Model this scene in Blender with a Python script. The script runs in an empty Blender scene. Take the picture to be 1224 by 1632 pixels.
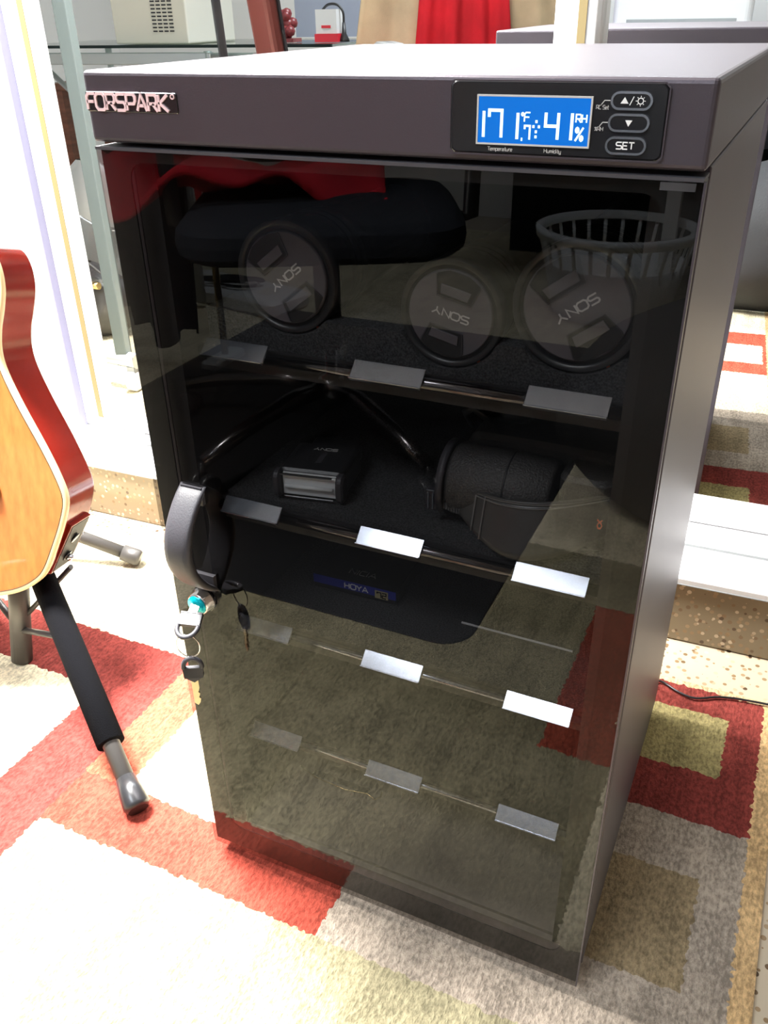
import bpy, bmesh, math, random
from mathutils import Vector, Matrix
random.seed(7)
S = bpy.context.scene
COL = S.collection
R = math.radians

# ------------------------------------------------------------------ camera
cam_data = bpy.data.cameras.new('camera')
cam = bpy.data.objects.new('camera', cam_data); COL.objects.link(cam)
cam.location = (0.44905, -0.49152, 0.79958)
cam.rotation_euler = (R(59.727), R(0.9856), R(24.960))
cam_data.sensor_fit = 'HORIZONTAL'; cam_data.sensor_width = 36
cam_data.lens = 1375.4 / 1224 * 36
cam_data.clip_start = 0.01
S.camera = cam

# ------------------------------------------------------------------ world, lights, exposure
W = bpy.data.worlds.new('world'); S.world = W; W.use_nodes = True
W.node_tree.nodes['Background'].inputs[0].default_value = (0.85, 0.92, 1, 1)
W.node_tree.nodes['Background'].inputs[1].default_value = 0.6
S.view_settings.view_transform = 'Standard'; S.view_settings.look = 'None'
S.view_settings.exposure = 0.9; S.view_settings.gamma = 1; S.view_settings.use_curve_mapping = False
S.cycles.use_denoising = True
S.cycles.max_bounces = 10; S.cycles.transparent_max_bounces = 16
S.cycles.sample_clamp_indirect = 6
def area(name, loc, target, sx, sy, power, color=(1, 1, 1)):
    d = bpy.data.lights.new(name, 'AREA'); d.shape = 'RECTANGLE'; d.size = sx; d.size_y = sy
    d.energy = power; d.color = color
    o = bpy.data.objects.new(name, d); COL.objects.link(o); o.location = loc
    o.rotation_euler = (Vector(target) - Vector(loc)).to_track_quat('-Z', 'Y').to_euler()
    return o
key = area('added_key_light', (-0.66, 0.22, 1.70), (-0.08, 0.24, 0), 0.6, 0.30, 50, (1, 0.98, 0.95)); key.data.spread = R(100)  # added light, placed and aimed to overexpose the left side
area('room_lamp_light', (-0.30, -1.55, 2.42), (-0.25, -1.4, 0), 1.1, 0.6, 38, (0.86, 0.93, 1))

# ------------------------------------------------------------------ materials
def mat(name, color, rough=0.5, metal=0.0, spec=None, noise=None, bump=None, coat=0, emit=None, trans=0, sheen=0):
    """noise=(scale, amount, stretch) varies the colour, bump=(scale, strength) adds fine relief"""
    m = bpy.data.materials.new(name); m.use_nodes = True
    nt = m.node_tree; b = nt.nodes['Principled BSDF']
    b.inputs['Base Color'].default_value = (*color, 1)
    b.inputs['Roughness'].default_value = rough; b.inputs['Metallic'].default_value = metal
    if spec is not None: b.inputs['Specular IOR Level'].default_value = spec
    if coat: b.inputs['Coat Weight'].default_value = coat; b.inputs['Coat Roughness'].default_value = 0.04
    if trans: b.inputs['Transmission Weight'].default_value = trans
    if sheen: b.inputs['Sheen Weight'].default_value = sheen
    if emit: b.inputs['Emission Color'].default_value = (*emit[:3], 1); b.inputs['Emission Strength'].default_value = emit[3]
    if noise or bump:
        tc = nt.nodes.new('ShaderNodeTexCoord'); mp = nt.nodes.new('ShaderNodeMapping')
        nt.links.new(tc.outputs['Object'], mp.inputs[0])
    if noise:
        mp.inputs['Scale'].default_value = noise[2] if len(noise) > 2 else (1, 1, 1)
        n = nt.nodes.new('ShaderNodeTexNoise'); n.inputs['Scale'].default_value = noise[0]; n.inputs['Detail'].default_value = 4
        nt.links.new(mp.outputs[0], n.inputs['Vector'])
        r = nt.nodes.new('ShaderNodeValToRGB')
        r.color_ramp.elements[0].position = 0.3; r.color_ramp.elements[1].position = 0.7
        a = noise[1]
        r.color_ramp.elements[0].color = (*[max(0, c * (1 - a)) for c in color], 1)
        r.color_ramp.elements[1].color = (*[min(1, c * (1 + a)) for c in color], 1)
        nt.links.new(n.outputs[0], r.inputs[0]); nt.links.new(r.outputs[0], b.inputs['Base Color'])
    if bump:
        n2 = nt.nodes.new('ShaderNodeTexNoise'); n2.inputs['Scale'].default_value = bump[0]; n2.inputs['Detail'].default_value = 3
        nt.links.new(mp.outputs[0], n2.inputs['Vector'])
        bp = nt.nodes.new('ShaderNodeBump'); bp.inputs['Strength'].default_value = bump[1]; bp.inputs['Distance'].default_value = 0.002
        nt.links.new(n2.outputs[0], bp.inputs['Height']); nt.links.new(bp.outputs[0], b.inputs['Normal'])
    return m

M = {}
M['paint'] = mat('cabinet_paint', (0.064, 0.053, 0.066), 0.42, 0.5, spec=0.6, bump=(900, 0.08), sheen=0.06)
M['back_black'] = mat('matt_black_back', (0.010, 0.011, 0.011), 0.8, spec=0.1)
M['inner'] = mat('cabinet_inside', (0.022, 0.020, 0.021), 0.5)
M['bottom_metal'] = mat('cabinet_floor_liner', (0.22, 0.19, 0.165), 0.55)
M['border'] = mat('painted_border', (0.006, 0.006, 0.006), 0.5)
M['black_plastic'] = mat('black_plastic', (0.018, 0.018, 0.02), 0.35)
M['soft_black'] = mat('satin_black', (0.042, 0.040, 0.047), 0.52, bump=(700, 0.1))
M['foam'] = mat('speckled_foam', (0.035, 0.035, 0.037), 0.95, noise=(700, 0.9), bump=(600, 0.6))
M['alu'] = mat('brushed_aluminium', (0.44, 0.47, 0.53), 0.17, 0.9)
M['chrome'] = mat('chrome', (0.8, 0.8, 0.82), 0.1, 1.0)
M['dark_chrome'] = mat('dark_chrome', (0.22, 0.21, 0.22), 0.18, 1.0)
M['white_wall'] = mat('white_wall_paint', (0.86, 0.86, 0.86), 0.7, bump=(60, 0.1))
M['tan_wall'] = mat('tan_wall_paint', (0.20, 0.14, 0.095), 0.6)
M['white_metal'] = mat('white_powder_coat', (0.82, 0.82, 0.83), 0.3)
M['beige_metal'] = mat('beige_weather_strip', (0.22, 0.17, 0.075), 0.6)
M['lavender_seal'] = mat('lavender_grey_seal', (0.24, 0.24, 0.36), 0.6)
M['mirror'] = mat('mirror_silver', (0.93, 0.95, 0.94), 0.0, 1.0)
M['cap'] = mat('lens_cap_plastic', (0.10, 0.092, 0.104), 0.5, bump=(900, 0.06))
M['cap_dark'] = mat('lens_cap_grip', (0.02, 0.02, 0.022), 0.35)
M['lens_metal'] = mat('lens_barrel', (0.025, 0.025, 0.028), 0.35, 0.3)
M['print_grey'] = mat('grey_print', (0.50, 0.49, 0.48), 0.6)
M['print_white'] = mat('white_print', (0.8, 0.8, 0.8), 0.6)
M['orange_print'] = mat('orange_print', (0.8, 0.14, 0.05), 0.6)
M['logo'] = mat('rose_chrome', (0.98, 0.74, 0.76), 0.35, 0.35)
M['leather'] = mat('black_leather', (0.05, 0.047, 0.046), 0.42, bump=(650, 0.6))
M['leather_smooth'] = mat('smooth_black_leather', (0.055, 0.052, 0.05), 0.38, bump=(120, 0.2))
M['webbing'] = mat('grey_webbing', (0.08, 0.08, 0.082), 0.75, bump=(500, 0.5))
M['thread'] = mat('stitch_thread', (0.16, 0.155, 0.15), 0.8)
M['lcd'] = mat('lcd_backlight', (0.0, 0.02, 0.10), 0.5, spec=0.2, emit=(0.0, 0.20, 0.80, 0.42))
M['lcd_on'] = mat('lcd_segments', (0.8, 0.97, 1), 0.3, emit=(0.72, 0.97, 1, 0.45))
M['panel_black'] = mat('panel_black_gloss', (0.012, 0.012, 0.014), 0.18)
M['spruce'] = mat('orange_spruce_top', (0.50, 0.165, 0.045), 0.22, coat=0.6, noise=(14, 0.16, (9, 9, 0.5)))
M['neck_wood'] = mat('dark_mahogany_neck', (0.08, 0.018, 0.014), 0.4, spec=0.3)
M['rim'] = mat('red_mahogany_gloss', (0.15, 0.008, 0.004), 0.16, spec=0.22, noise=(5, 0.25, (1, 1, 2)))
M['binding'] = mat('cream_binding', (0.72, 0.55, 0.29), 0.35)
M['tube_grey'] = mat('grey_brown_tube', (0.075, 0.07, 0.066), 0.42, 0.2)
M['foam_sleeve'] = mat('black_foam_sleeve', (0.004, 0.004, 0.005), 1.0, spec=0.08, bump=(900, 0.5))
M['rubber'] = mat('black_rubber', (0.018, 0.018, 0.02), 0.3)
M['cyan_film'] = mat('cyan_film', (0.0, 0.45, 0.55), 0.2, 0.5)
M['brass'] = mat('brass', (0.75, 0.55, 0.25), 0.25, 1.0)
M['key_steel'] = mat('key_steel', (0.66, 0.55, 0.38), 0.3, 1.0)
M['red_cloth'] = mat('red_cloth', (0.62, 0.012, 0.028), 0.85, noise=(9, 0.25), bump=(300, 0.3))
M['beige_cloth'] = mat('beige_cloth', (0.62, 0.52, 0.36), 0.9, noise=(8, 0.2), bump=(300, 0.3))
M['khaki_cloth'] = mat('khaki_cloth', (0.19, 0.16, 0.11), 0.9, noise=(8, 0.3))
M['black_cloth'] = mat('black_cloth', (0.02, 0.021, 0.024), 0.8, noise=(6, 0.3), bump=(200, 0.3))
M['navy_fabric'] = mat('dark_navy_fabric', (0.012, 0.016, 0.025), 0.85)
M['mat_black'] = mat('black_chair_mat', (0.006, 0.006, 0.007), 0.6)
M['desk_metal'] = mat('silver_desk_metal', (0.50, 0.52, 0.52), 0.35, 0.7)
M['post_grey'] = mat('grey_green_enamel', (0.11, 0.135, 0.135), 0.45)
M['bag_grey'] = mat('milky_plastic', (0.42, 0.43, 0.43), 0.3)
M['wood_brown'] = mat('reddish_brown_wood', (0.17, 0.06, 0.035), 0.4, noise=(10, 0.3, (1, 1, 6)))
M['cream_plastic'] = mat('cream_plastic', (0.72, 0.70, 0.62), 0.5)
M['white_plastic'] = mat('white_plastic', (0.80, 0.81, 0.82), 0.35)
M['grey_plastic'] = mat('grey_plastic', (0.33, 0.35, 0.36), 0.5)
M['plate_grey'] = mat('dark_grey_plate', (0.022, 0.021, 0.020), 0.5, spec=0.12)
M['blue_grey'] = mat('blue_grey_board', (0.33, 0.36, 0.46), 0.7)
M['dark_green'] = mat('dark_glass_edge', (0.018, 0.030, 0.030), 0.6, spec=0.15)
M['purple'] = mat('purple_card', (0.22, 0.12, 0.36), 0.6)
M['orange'] = mat('orange_card', (0.8, 0.25, 0.05), 0.6)
M['red_gloss'] = mat('red_card', (0.75, 0.03, 0.05), 0.4)
M['maroon'] = mat('maroon_resin', (0.22, 0.035, 0.04), 0.35, noise=(60, 0.4))
M['hoya_blue'] = mat('blue_card', (0.02, 0.03, 0.30), 0.5)
M['tan_card'] = mat('tan_sticker', (0.42, 0.36, 0.20), 0.6)

def glass_like(name, tint, ior=1.5, rough=0.0, fres=True):
    m = bpy.data.materials.new(name); m.use_nodes = True; nt = m.node_tree
    for n in list(nt.nodes): nt.nodes.remove(n)
    out = nt.nodes.new('ShaderNodeOutputMaterial'); tr = nt.nodes.new('ShaderNodeBsdfTransparent')
    tr.inputs[0].default_value = (*tint, 1)
    if fres:
        gl = nt.nodes.new('ShaderNodeBsdfGlossy'); gl.inputs['Roughness'].default_value = rough
        fr = nt.nodes.new('ShaderNodeFresnel'); fr.inputs[0].default_value = ior
        gb_ = nt.nodes.new('ShaderNodeNewGeometry'); im = nt.nodes.new('ShaderNodeMapRange')   # the same reflectance from both sides of the thin pane
        im.inputs[3].default_value = ior; im.inputs[4].default_value = 1 / ior
        nt.links.new(gb_.outputs['Backfacing'], im.inputs[0]); nt.links.new(im.outputs[0], fr.inputs[0])
        mx = nt.nodes.new('ShaderNodeMixShader')
        nt.links.new(fr.outputs[0], mx.inputs[0]); nt.links.new(tr.outputs[0], mx.inputs[1])
        nt.links.new(gl.outputs[0], mx.inputs[2]); nt.links.new(mx.outputs[0], out.inputs[0])
    else:
        nt.links.new(tr.outputs[0], out.inputs[0])
    return m
M['door_glass'] = glass_like('tinted_door_glass', (0.52, 0.51, 0.505), 1.44)
M['door_glass_back'] = glass_like('tinted_door_glass_inner_face', (0.95, 0.95, 0.95), fres=False)
M['clear'] = glass_like('clear_plastic', (0.93, 0.95, 0.96), 1.5)
M['desk_glass'] = glass_like('desk_glass', (0.80, 0.88, 0.86), 1.5)
M['film'] = glass_like('thin_clear_bag', (0.72, 0.73, 0.74), 1.6, 0.12)

# rug material: woven blocks of colour with ragged pile edges
def rug_material():
    m = bpy.data.materials.new('woven_rug'); m.use_nodes = True; nt = m.node_tree
    b = nt.nodes['Principled BSDF']; b.inputs['Roughness'].default_value = 0.95; b.inputs['Specular IOR Level'].default_value = 0.1
    N = nt.nodes.new; L = nt.links.new
    geo = N('ShaderNodeNewGeometry')
    nz = N('ShaderNodeTexNoise'); nz.inputs['Scale'].default_value = 130; nz.inputs['Detail'].default_value = 1
    L(geo.outputs['Position'], nz.inputs['Vector'])
    sub = N('ShaderNodeVectorMath'); sub.operation = 'SUBTRACT'; sub.inputs[1].default_value = (0.5, 0.5, 0.5); L(nz.outputs['Color'], sub.inputs[0])
    sc = N('ShaderNodeVectorMath'); sc.operation = 'SCALE'; sc.inputs['Scale'].default_value = 0.011; L(sub.outputs[0], sc.inputs[0])
    ad = N('ShaderNodeVectorMath'); L(geo.outputs['Position'], ad.inputs[0]); L(sc.outputs[0], ad.inputs[1])
    sep = N('ShaderNodeSeparateXYZ'); L(ad.outputs[0], sep.inputs[0])
    def cmp(sock, v, op):
        n = N('ShaderNodeMath'); n.operation = op; L(sock, n.inputs[0]); n.inputs[1].default_value = v; return n.outputs[0]
    def mul(a, c):
        n = N('ShaderNodeMath'); n.operation = 'MULTIPLY'; L(a, n.inputs[0]); L(c, n.inputs[1]); return n.outputs[0]
    cur = None
    def rect(x0, x1, y0, y1, col):
        nonlocal cur
        k = mul(mul(cmp(sep.outputs[0], x0, 'GREATER_THAN'), cmp(sep.outputs[0], x1, 'LESS_THAN')),
                mul(cmp(sep.outputs[1], y0, 'GREATER_THAN'), cmp(sep.outputs[1], y1, 'LESS_THAN')))
        mx = N('ShaderNodeMix'); mx.data_type = 'RGBA'; L(k, mx.inputs['Factor'])
        if cur is None: mx.inputs[6].default_value = (*CREAM, 1)
        else: L(cur, mx.inputs[6])
        mx.inputs[7].default_value = (*col, 1); cur = mx.outputs[2]
    CREAM = (0.74, 0.66, 0.47)
    RED = (0.22, 0.042, 0.034); ORANGE = (0.36, 0.095, 0.055); OLIVE = (0.33, 0.275, 0.125); GREY = (0.36, 0.30, 0.24); BROWN = (0.27, 0.205, 0.12)
    TAUPE = (0.31, 0.275, 0.17)
    rect(-0.30, 0.37, -0.75, -0.045, TAUPE)
    rect(-0.80, -0.213, 0.155, 0.257, RED)          # band running to the left
    rect(-0.300, -0.213, -0.16, 0.20, RED)         # band towards the viewer
    rect(-0.213, -0.150, -0.045, 0.257, ORANGE)
    rect(-0.213, 0.150, -0.045, 0.031, (0.30, 0.052, 0.034))
    rect(0.150, 0.56, -0.045, 0.255, GREY)
    rect(0.20, 0.489, 0.045, 0.178, BROWN)
    rect(0.05, 0.534, 0.253, 0.485, RED)
    rect(0.10, 0.491, 0.330, 0.437, OLIVE)
    rect(0.281, 0.62, -0.615, -0.295, (0.36, 0.075, 0.045))
    rect(0.36, 0.521, -0.515, -0.372, CREAM)
    
    
    rect(0.531, 0.60, -3, 1, (0.60, 0.40, 0.20)); rect(-3, 0.60, 0.4835, 1, (0.62, 0.45, 0.26))    # bound edge
    # pile variation, drawn out along the weave
    def noise(scale, stretch, rot=0):
        mp = N('ShaderNodeMapping'); mp.inputs['Scale'].default_value = stretch; mp.inputs['Rotation'].default_value = (0, 0, rot)
        L(geo.outputs['Position'], mp.inputs[0])
        n = N('ShaderNodeTexNoise'); n.inputs['Scale'].default_value = scale; n.inputs['Detail'].default_value = 3; n.inputs['Roughness'].default_value = 0.65
        L(mp.outputs[0], n.inputs['Vector']); return n.outputs[0]
    n1 = noise(260, (1.0, 0.5, 1)); n2 = noise(42, (1, 0.12, 1)); n3 = noise(14, (1, 1, 1))
    s = N('ShaderNodeMath'); s.operation = 'ADD'; n1b = N('ShaderNodeMath'); n1b.operation = 'MULTIPLY_ADD'; L(n1, n1b.inputs[0]); n1b.inputs[1].default_value = 2.2; n1b.inputs[2].default_value = -0.6; L(n1b.outputs[0], s.inputs[0]); L(n2, s.inputs[1])
    s2 = N('ShaderNodeMath'); s2.operation = 'ADD'; L(s.outputs[0], s2.inputs[0]); L(n3, s2.inputs[1])
    mr = N('ShaderNodeMapRange'); L(s2.outputs[0], mr.inputs[0]); mr.inputs[1].default_value = 1.15; mr.inputs[2].default_value = 1.85
    mr.inputs[3].default_value = 0.62; mr.inputs[4].default_value = 1.32
    vm = N('ShaderNodeVectorMath'); vm.operation = 'SCALE'; L(cur, vm.inputs[0]); L(mr.outputs[0], vm.inputs['Scale'])
    L(vm.outputs[0], b.inputs['Base Color'])
    bp = N('ShaderNodeBump'); bp.inputs['Strength'].default_value = 0.9; bp.inputs['Distance'].default_value = 0.004
    L(n1, bp.inputs['Height']); L(bp.outputs[0], b.inputs['Normal'])
    return m
M['rug'] = rug_material()

def terrazzo(name='terrazzo', ground=(0.24, 0.185, 0.115), rough=0.25):
    m = bpy.data.materials.new(name); m.use_nodes = True; nt = m.node_tree
    b = nt.nodes['Principled BSDF']; b.inputs['Roughness'].default_value = rough
    geo = nt.nodes.new('ShaderNodeNewGeometry'); v = nt.nodes.new('ShaderNodeTexVoronoi'); v.inputs['Scale'].default_value = 105
    nt.links.new(geo.outputs['Position'], v.inputs['Vector'])
    gt = nt.nodes.new('ShaderNodeMath'); gt.operation = 'LESS_THAN'; gt.inputs[1].default_value = 0.33; nt.links.new(v.outputs['Distance'], gt.inputs[0])
    sp = nt.nodes.new('ShaderNodeSeparateColor'); nt.links.new(v.outputs['Color'], sp.inputs[0])
    rp = nt.nodes.new('ShaderNodeValToRGB'); nt.links.new(sp.outputs[0], rp.inputs[0])
    e = rp.color_ramp.elements; e[0].color = (0.08, 0.05, 0.03, 1); e[1].color = (0.62, 0.50, 0.36, 1)
    e.new(0.3).color = (0.26, 0.17, 0.09, 1); e.new(0.6).color = (0.34, 0.24, 0.14, 1)
    mx = nt.nodes.new('ShaderNodeMix'); mx.data_type = 'RGBA'; mx.inputs[6].default_value = (*ground, 1)
    nt.links.new(gt.outputs[0], mx.inputs['Factor']); nt.links.new(rp.outputs[0], mx.inputs[7]); nt.links.new(mx.outputs[2], b.inputs['Base Color'])
    return m
M['terrazzo'] = terrazzo()
M['terrazzo_floor'] = terrazzo('pale_terrazzo', (0.50, 0.42, 0.31), 0.12)  # floor's own lighter beige, plus mirror-thrown light put into the tone

# ------------------------------------------------------------------ mesh helpers
class MB:
    def __init__(s): s.v = []; s.f = []; s.sm = []; s.mi = []
    def add(s, vs, fs, smooth=False, mi=0):
        o = len(s.v); s.v += [Vector(p) for p in vs]; s.f += [[i + o for i in f] for f in fs]
        s.sm += [smooth] * len(fs); s.mi += [mi] * len(fs); return s
    def box(s, x0, x1, y0, y1, z0, z1, mt=None, mi=0):
        vs = [Vector((x, y, z)) for z in (z0, z1) for y in (y0, y1) for x in (x0, x1)]
        if mt: vs = [mt @ p for p in vs]
        return s.add(vs, [(0, 2, 3, 1), (4, 5, 7, 6), (0, 1, 5, 4), (2, 6, 7, 3), (0, 4, 6, 2), (1, 3, 7, 5)], False, mi)
    def rbox(s, x0, x1, y0, y1, z0, z1, r, axis='y', mt=None, n=5):
        """box with rounded corners in the plane across the axis, softly edged"""
        a = {'y': (0, 2, 1), 'z': (0, 1, 2), 'x': (1, 2, 0)}[axis]
        lo, hi = (x0, y0, z0), (x1, y1, z1)
        pts = []
        for cx, cy, st in ((1, 1, 0), (0, 1, 1), (0, 0, 2), (1, 0, 3)):
            px = hi[a[0]] - r if cx else lo[a[0]] + r; py = hi[a[1]] - r if cy else lo[a[1]] + r
            for k in range(n + 1):
                t = (st + k / n) * math.pi / 2; pts.append((px + r * math.cos(t), py + r * math.sin(t)))
        cx = (lo[a[0]] + hi[a[0]]) / 2; cy = (lo[a[1]] + hi[a[1]]) / 2
        e = min(r * 0.35, (hi[a[2]] - lo[a[2]]) * 0.25)
        rings = []
        for d, ins in ((lo[a[2]], e), (lo[a[2]] + e, 0), (hi[a[2]] - e, 0), (hi[a[2]], e)):
            ring = []
            for p in pts:
                q = [0, 0, 0]; q[a[0]] = p[0] - math.copysign(ins, p[0] - cx); q[a[1]] = p[1] - math.copysign(ins, p[1] - cy); q[a[2]] = d
                ring.append(Vector(q))
            rings.append(ring)
        return s.rings(rings, mt=mt, smooth=False)
    def rings(s, rings, mt=None, smooth=True, caps=True, closed=True):
        n = len(rings[0]); vs = [p for r in rings for p in r]
        if mt: vs = [mt @ Vector(p) for p in vs]
        fs = []
        for i in range(len(rings) - 1):
            for j in range(n if closed else n - 1):
                k = (j + 1) % n; fs.append((i * n + j, i * n + k, (i + 1) * n + k, (i + 1) * n + j))
        s.add(vs, fs, smooth)
        if caps:
            o = len(s.v) - len(vs)
            s.f += [[o + j for j in range(n)][::-1], [o + (len(rings) - 1) * n + j for j in range(n)]]; s.sm += [False, False]; s.mi += [0, 0]
        return s
    def tube(s, pts, r, n=12, flat=1.0, caps=True):
        pts = [Vector(p) for p in pts]; rs = r if isinstance(r, (list, tuple)) else [r] * len(pts)
        rings = []; up = None
        for i, p in enumerate(pts):
            t = (pts[min(i + 1, len(pts) - 1)] - pts[max(i - 1, 0)]).normalized()
            if up is None:
                up = Vector((0, 0, 1)) if abs(t.z) < 0.9 else Vector((1, 0, 0))
            a = t.cross(up).normalized(); up = a.cross(t).normalized()
            rings.append([p + rs[i] * (math.cos(q) * a + flat * math.sin(q) * up) for q in (2 * math.pi * k / n for k in range(n))])
        return s.rings(rings, caps=caps)
    def lathe(s, prof, org=(0, 0, 0), axis='z', n=32, caps=True, mt=None):
        org = Vector(org); rings = []
        for rr, h in prof:
            ring = []
            for k in range(n):
                c, q = rr * math.cos(2 * math.pi * k / n), rr * math.sin(2 * math.pi * k / n)
                ring.append(org + Vector({'z': (c, q, h), 'y': (c, h, q), 'x': (h, c, q)}[axis]))
            rings.append(ring)
        return s.rings(rings, mt=mt, caps=caps)
    def prism(s, pts2, fn, d0, d1, smooth=False):
        """outline of 2D points extruded from d0 to d1; fn(a, b, d) gives the 3D point"""
        return s.rings([[Vector(fn(a, b, d0)) for a, b in pts2], [Vector(fn(a, b, d1)) for a, b in pts2]], smooth=smooth)
    def ribbon(s, pl, w, fn, d0, d1):
        """flat stroke of width w along a 2D polyline, extruded"""
        P = [Vector(p) for p in pl]; closed = (P[0] - P[-1]).length < 1e-9 and len(P) > 3
        if closed: P = P[:-1]
        L_, R_ = [], []; n = len(P)
        for i in range(n):
            a = P[i - 1] if (i or closed) else P[i]; b = P[(i + 1) % n] if (i < n - 1 or closed) else P[i]
            d1_ = (P[i] - a); d2_ = (b - P[i])
            u = d1_.normalized() if d1_.length else d2_.normalized(); v = d2_.normalized() if d2_.length else u
            t = (u + v); t = t.normalized() if t.length > 1e-6 else u
            nn = Vector((-t.y, t.x)); k = min(1.6, 1 / max(0.3, abs(t.dot(u))))
            L_.append(P[i] + nn * w / 2 * k); R_.append(P[i] - nn * w / 2 * k)
        o = []
        for q in (L_, R_):
            for d in (d0, d1): o.append([Vector(fn(p.x, p.y, d)) for p in q])
        vs = o[0] + o[1] + o[2] + o[3]; fs = []
        m = n if closed else n - 1
        for i in range(m):
            j = (i + 1) % n
            fs += [(i, j, 2 * n + j, 2 * n + i), (n + i, 3 * n + i, 3 * n + j, n + j), (i, n + i, n + j, j), (2 * n + i, 2 * n + j, 3 * n + j, 3 * n + i)]
        if not closed:
            for i in (0, n - 1): fs.append((i, 2 * n + i, 3 * n + i, n + i))
        return s.add(vs, fs)
    def sheet(s, nu, nv, fn, th=0.0):
        """grid surface fn(u, v); with th a closed solid of that thickness"""
        g = [[Vector(fn(i / nu, j / nv)) for j in range(nv + 1)] for i in range(nu + 1)]
        idx = lambda i, j: i * (nv + 1) + j
        nrm = []
        for i in range(nu + 1):
            for j in range(nv + 1):
                a = g[min(i + 1, nu)][j] - g[max(i - 1, 0)][j]; b = g[i][min(j + 1, nv)] - g[i][max(j - 1, 0)]
                c = a.cross(b); nrm.append(c.normalized() if c.length > 1e-12 else Vector((0, 0, 1)))
        vs = [p for row in g for p in row]
        fs = [(idx(i, j), idx(i + 1, j), idx(i + 1, j + 1), idx(i, j + 1)) for i in range(nu) for j in range(nv)]
        if th:
            k = len(vs); vs = vs + [p - nn * th for p, nn in zip(vs, nrm)]
            fs += [tuple(k + q for q in f[::-1]) for f in fs]
            edge = [idx(i, 0) for i in range(nu + 1)] + [idx(nu, j) for j in range(1, nv + 1)] + [idx(i, nv) for i in range(nu - 1, -1, -1)] + [idx(0, j) for j in range(nv - 1, 0, -1)]
            for a, b in zip(edge, edge[1:] + edge[:1]): fs.append((b, a, k + a, k + b))
        return s.add(vs, fs, True)
    def build(s, name, m, parent=None, bevel=0, seg=2, sub=0, kind=None):
        me = bpy.data.meshes.new(name)
        off = Vector((0, 0, 0)); q = parent
        while q is not None: off += q.location; q = q.parent
        lo = Vector([min(p[i] for p in s.v) for i in range(3)]); hi = Vector([max(p[i] for p in s.v) for i in range(3)])
        c = Vector(((lo.x + hi.x) / 2, (lo.y + hi.y) / 2, lo.z))
        me.from_pydata([p - c for p in s.v], [], s.f)
        ms = m if isinstance(m, (list, tuple)) else [m]
        for k in ms: me.materials.append(M[k])
        for p, a, b in zip(me.polygons, s.sm, s.mi): p.use_smooth = a; p.material_index = b
        bm = bmesh.new(); bm.from_mesh(me); bmesh.ops.recalc_face_normals(bm, faces=bm.faces)
        if bevel:
            es = [e for e in bm.edges if len(e.link_faces) == 2 and e.calc_face_angle(0) > 0.6]
            bmesh.ops.bevel(bm, geom=es, offset=bevel, segments=seg, affect='EDGES', profile=0.5)
        bm.to_mesh(me); bm.free()
        o = bpy.data.objects.new(name, me); COL.objects.link(o); o.location = c - off
        if parent is not None: o.parent = parent
        if sub:
            md = o.modifiers.new('smooth', 'SUBSURF'); md.levels = sub; md.render_levels = sub
        if kind: o['kind'] = kind
        return o

def thing(name, label, cat, loc, group=None):
    o = bpy.data.objects.new(name, None); COL.objects.link(o); o.location = loc; o.empty_display_size = 0.02
    o['label'] = label; o['category'] = cat
    if group: o['group'] = group
    return o
def tag(o, label, cat, group=None):
    o['label'] = label; o['category'] = cat
    if group: o['group'] = group
    return o
def struct(o): o['kind'] = 'structure'; return o
def lab(o, t): o['label'] = t; return o

def arc(cx, cy, rx, ry, a0, a1, n=8):
    return [(cx + rx * math.cos(R(a0 + (a1 - a0) * k / n)), cy + ry * math.sin(R(a0 + (a1 - a0) * k / n))) for k in range(n + 1)]
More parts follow.
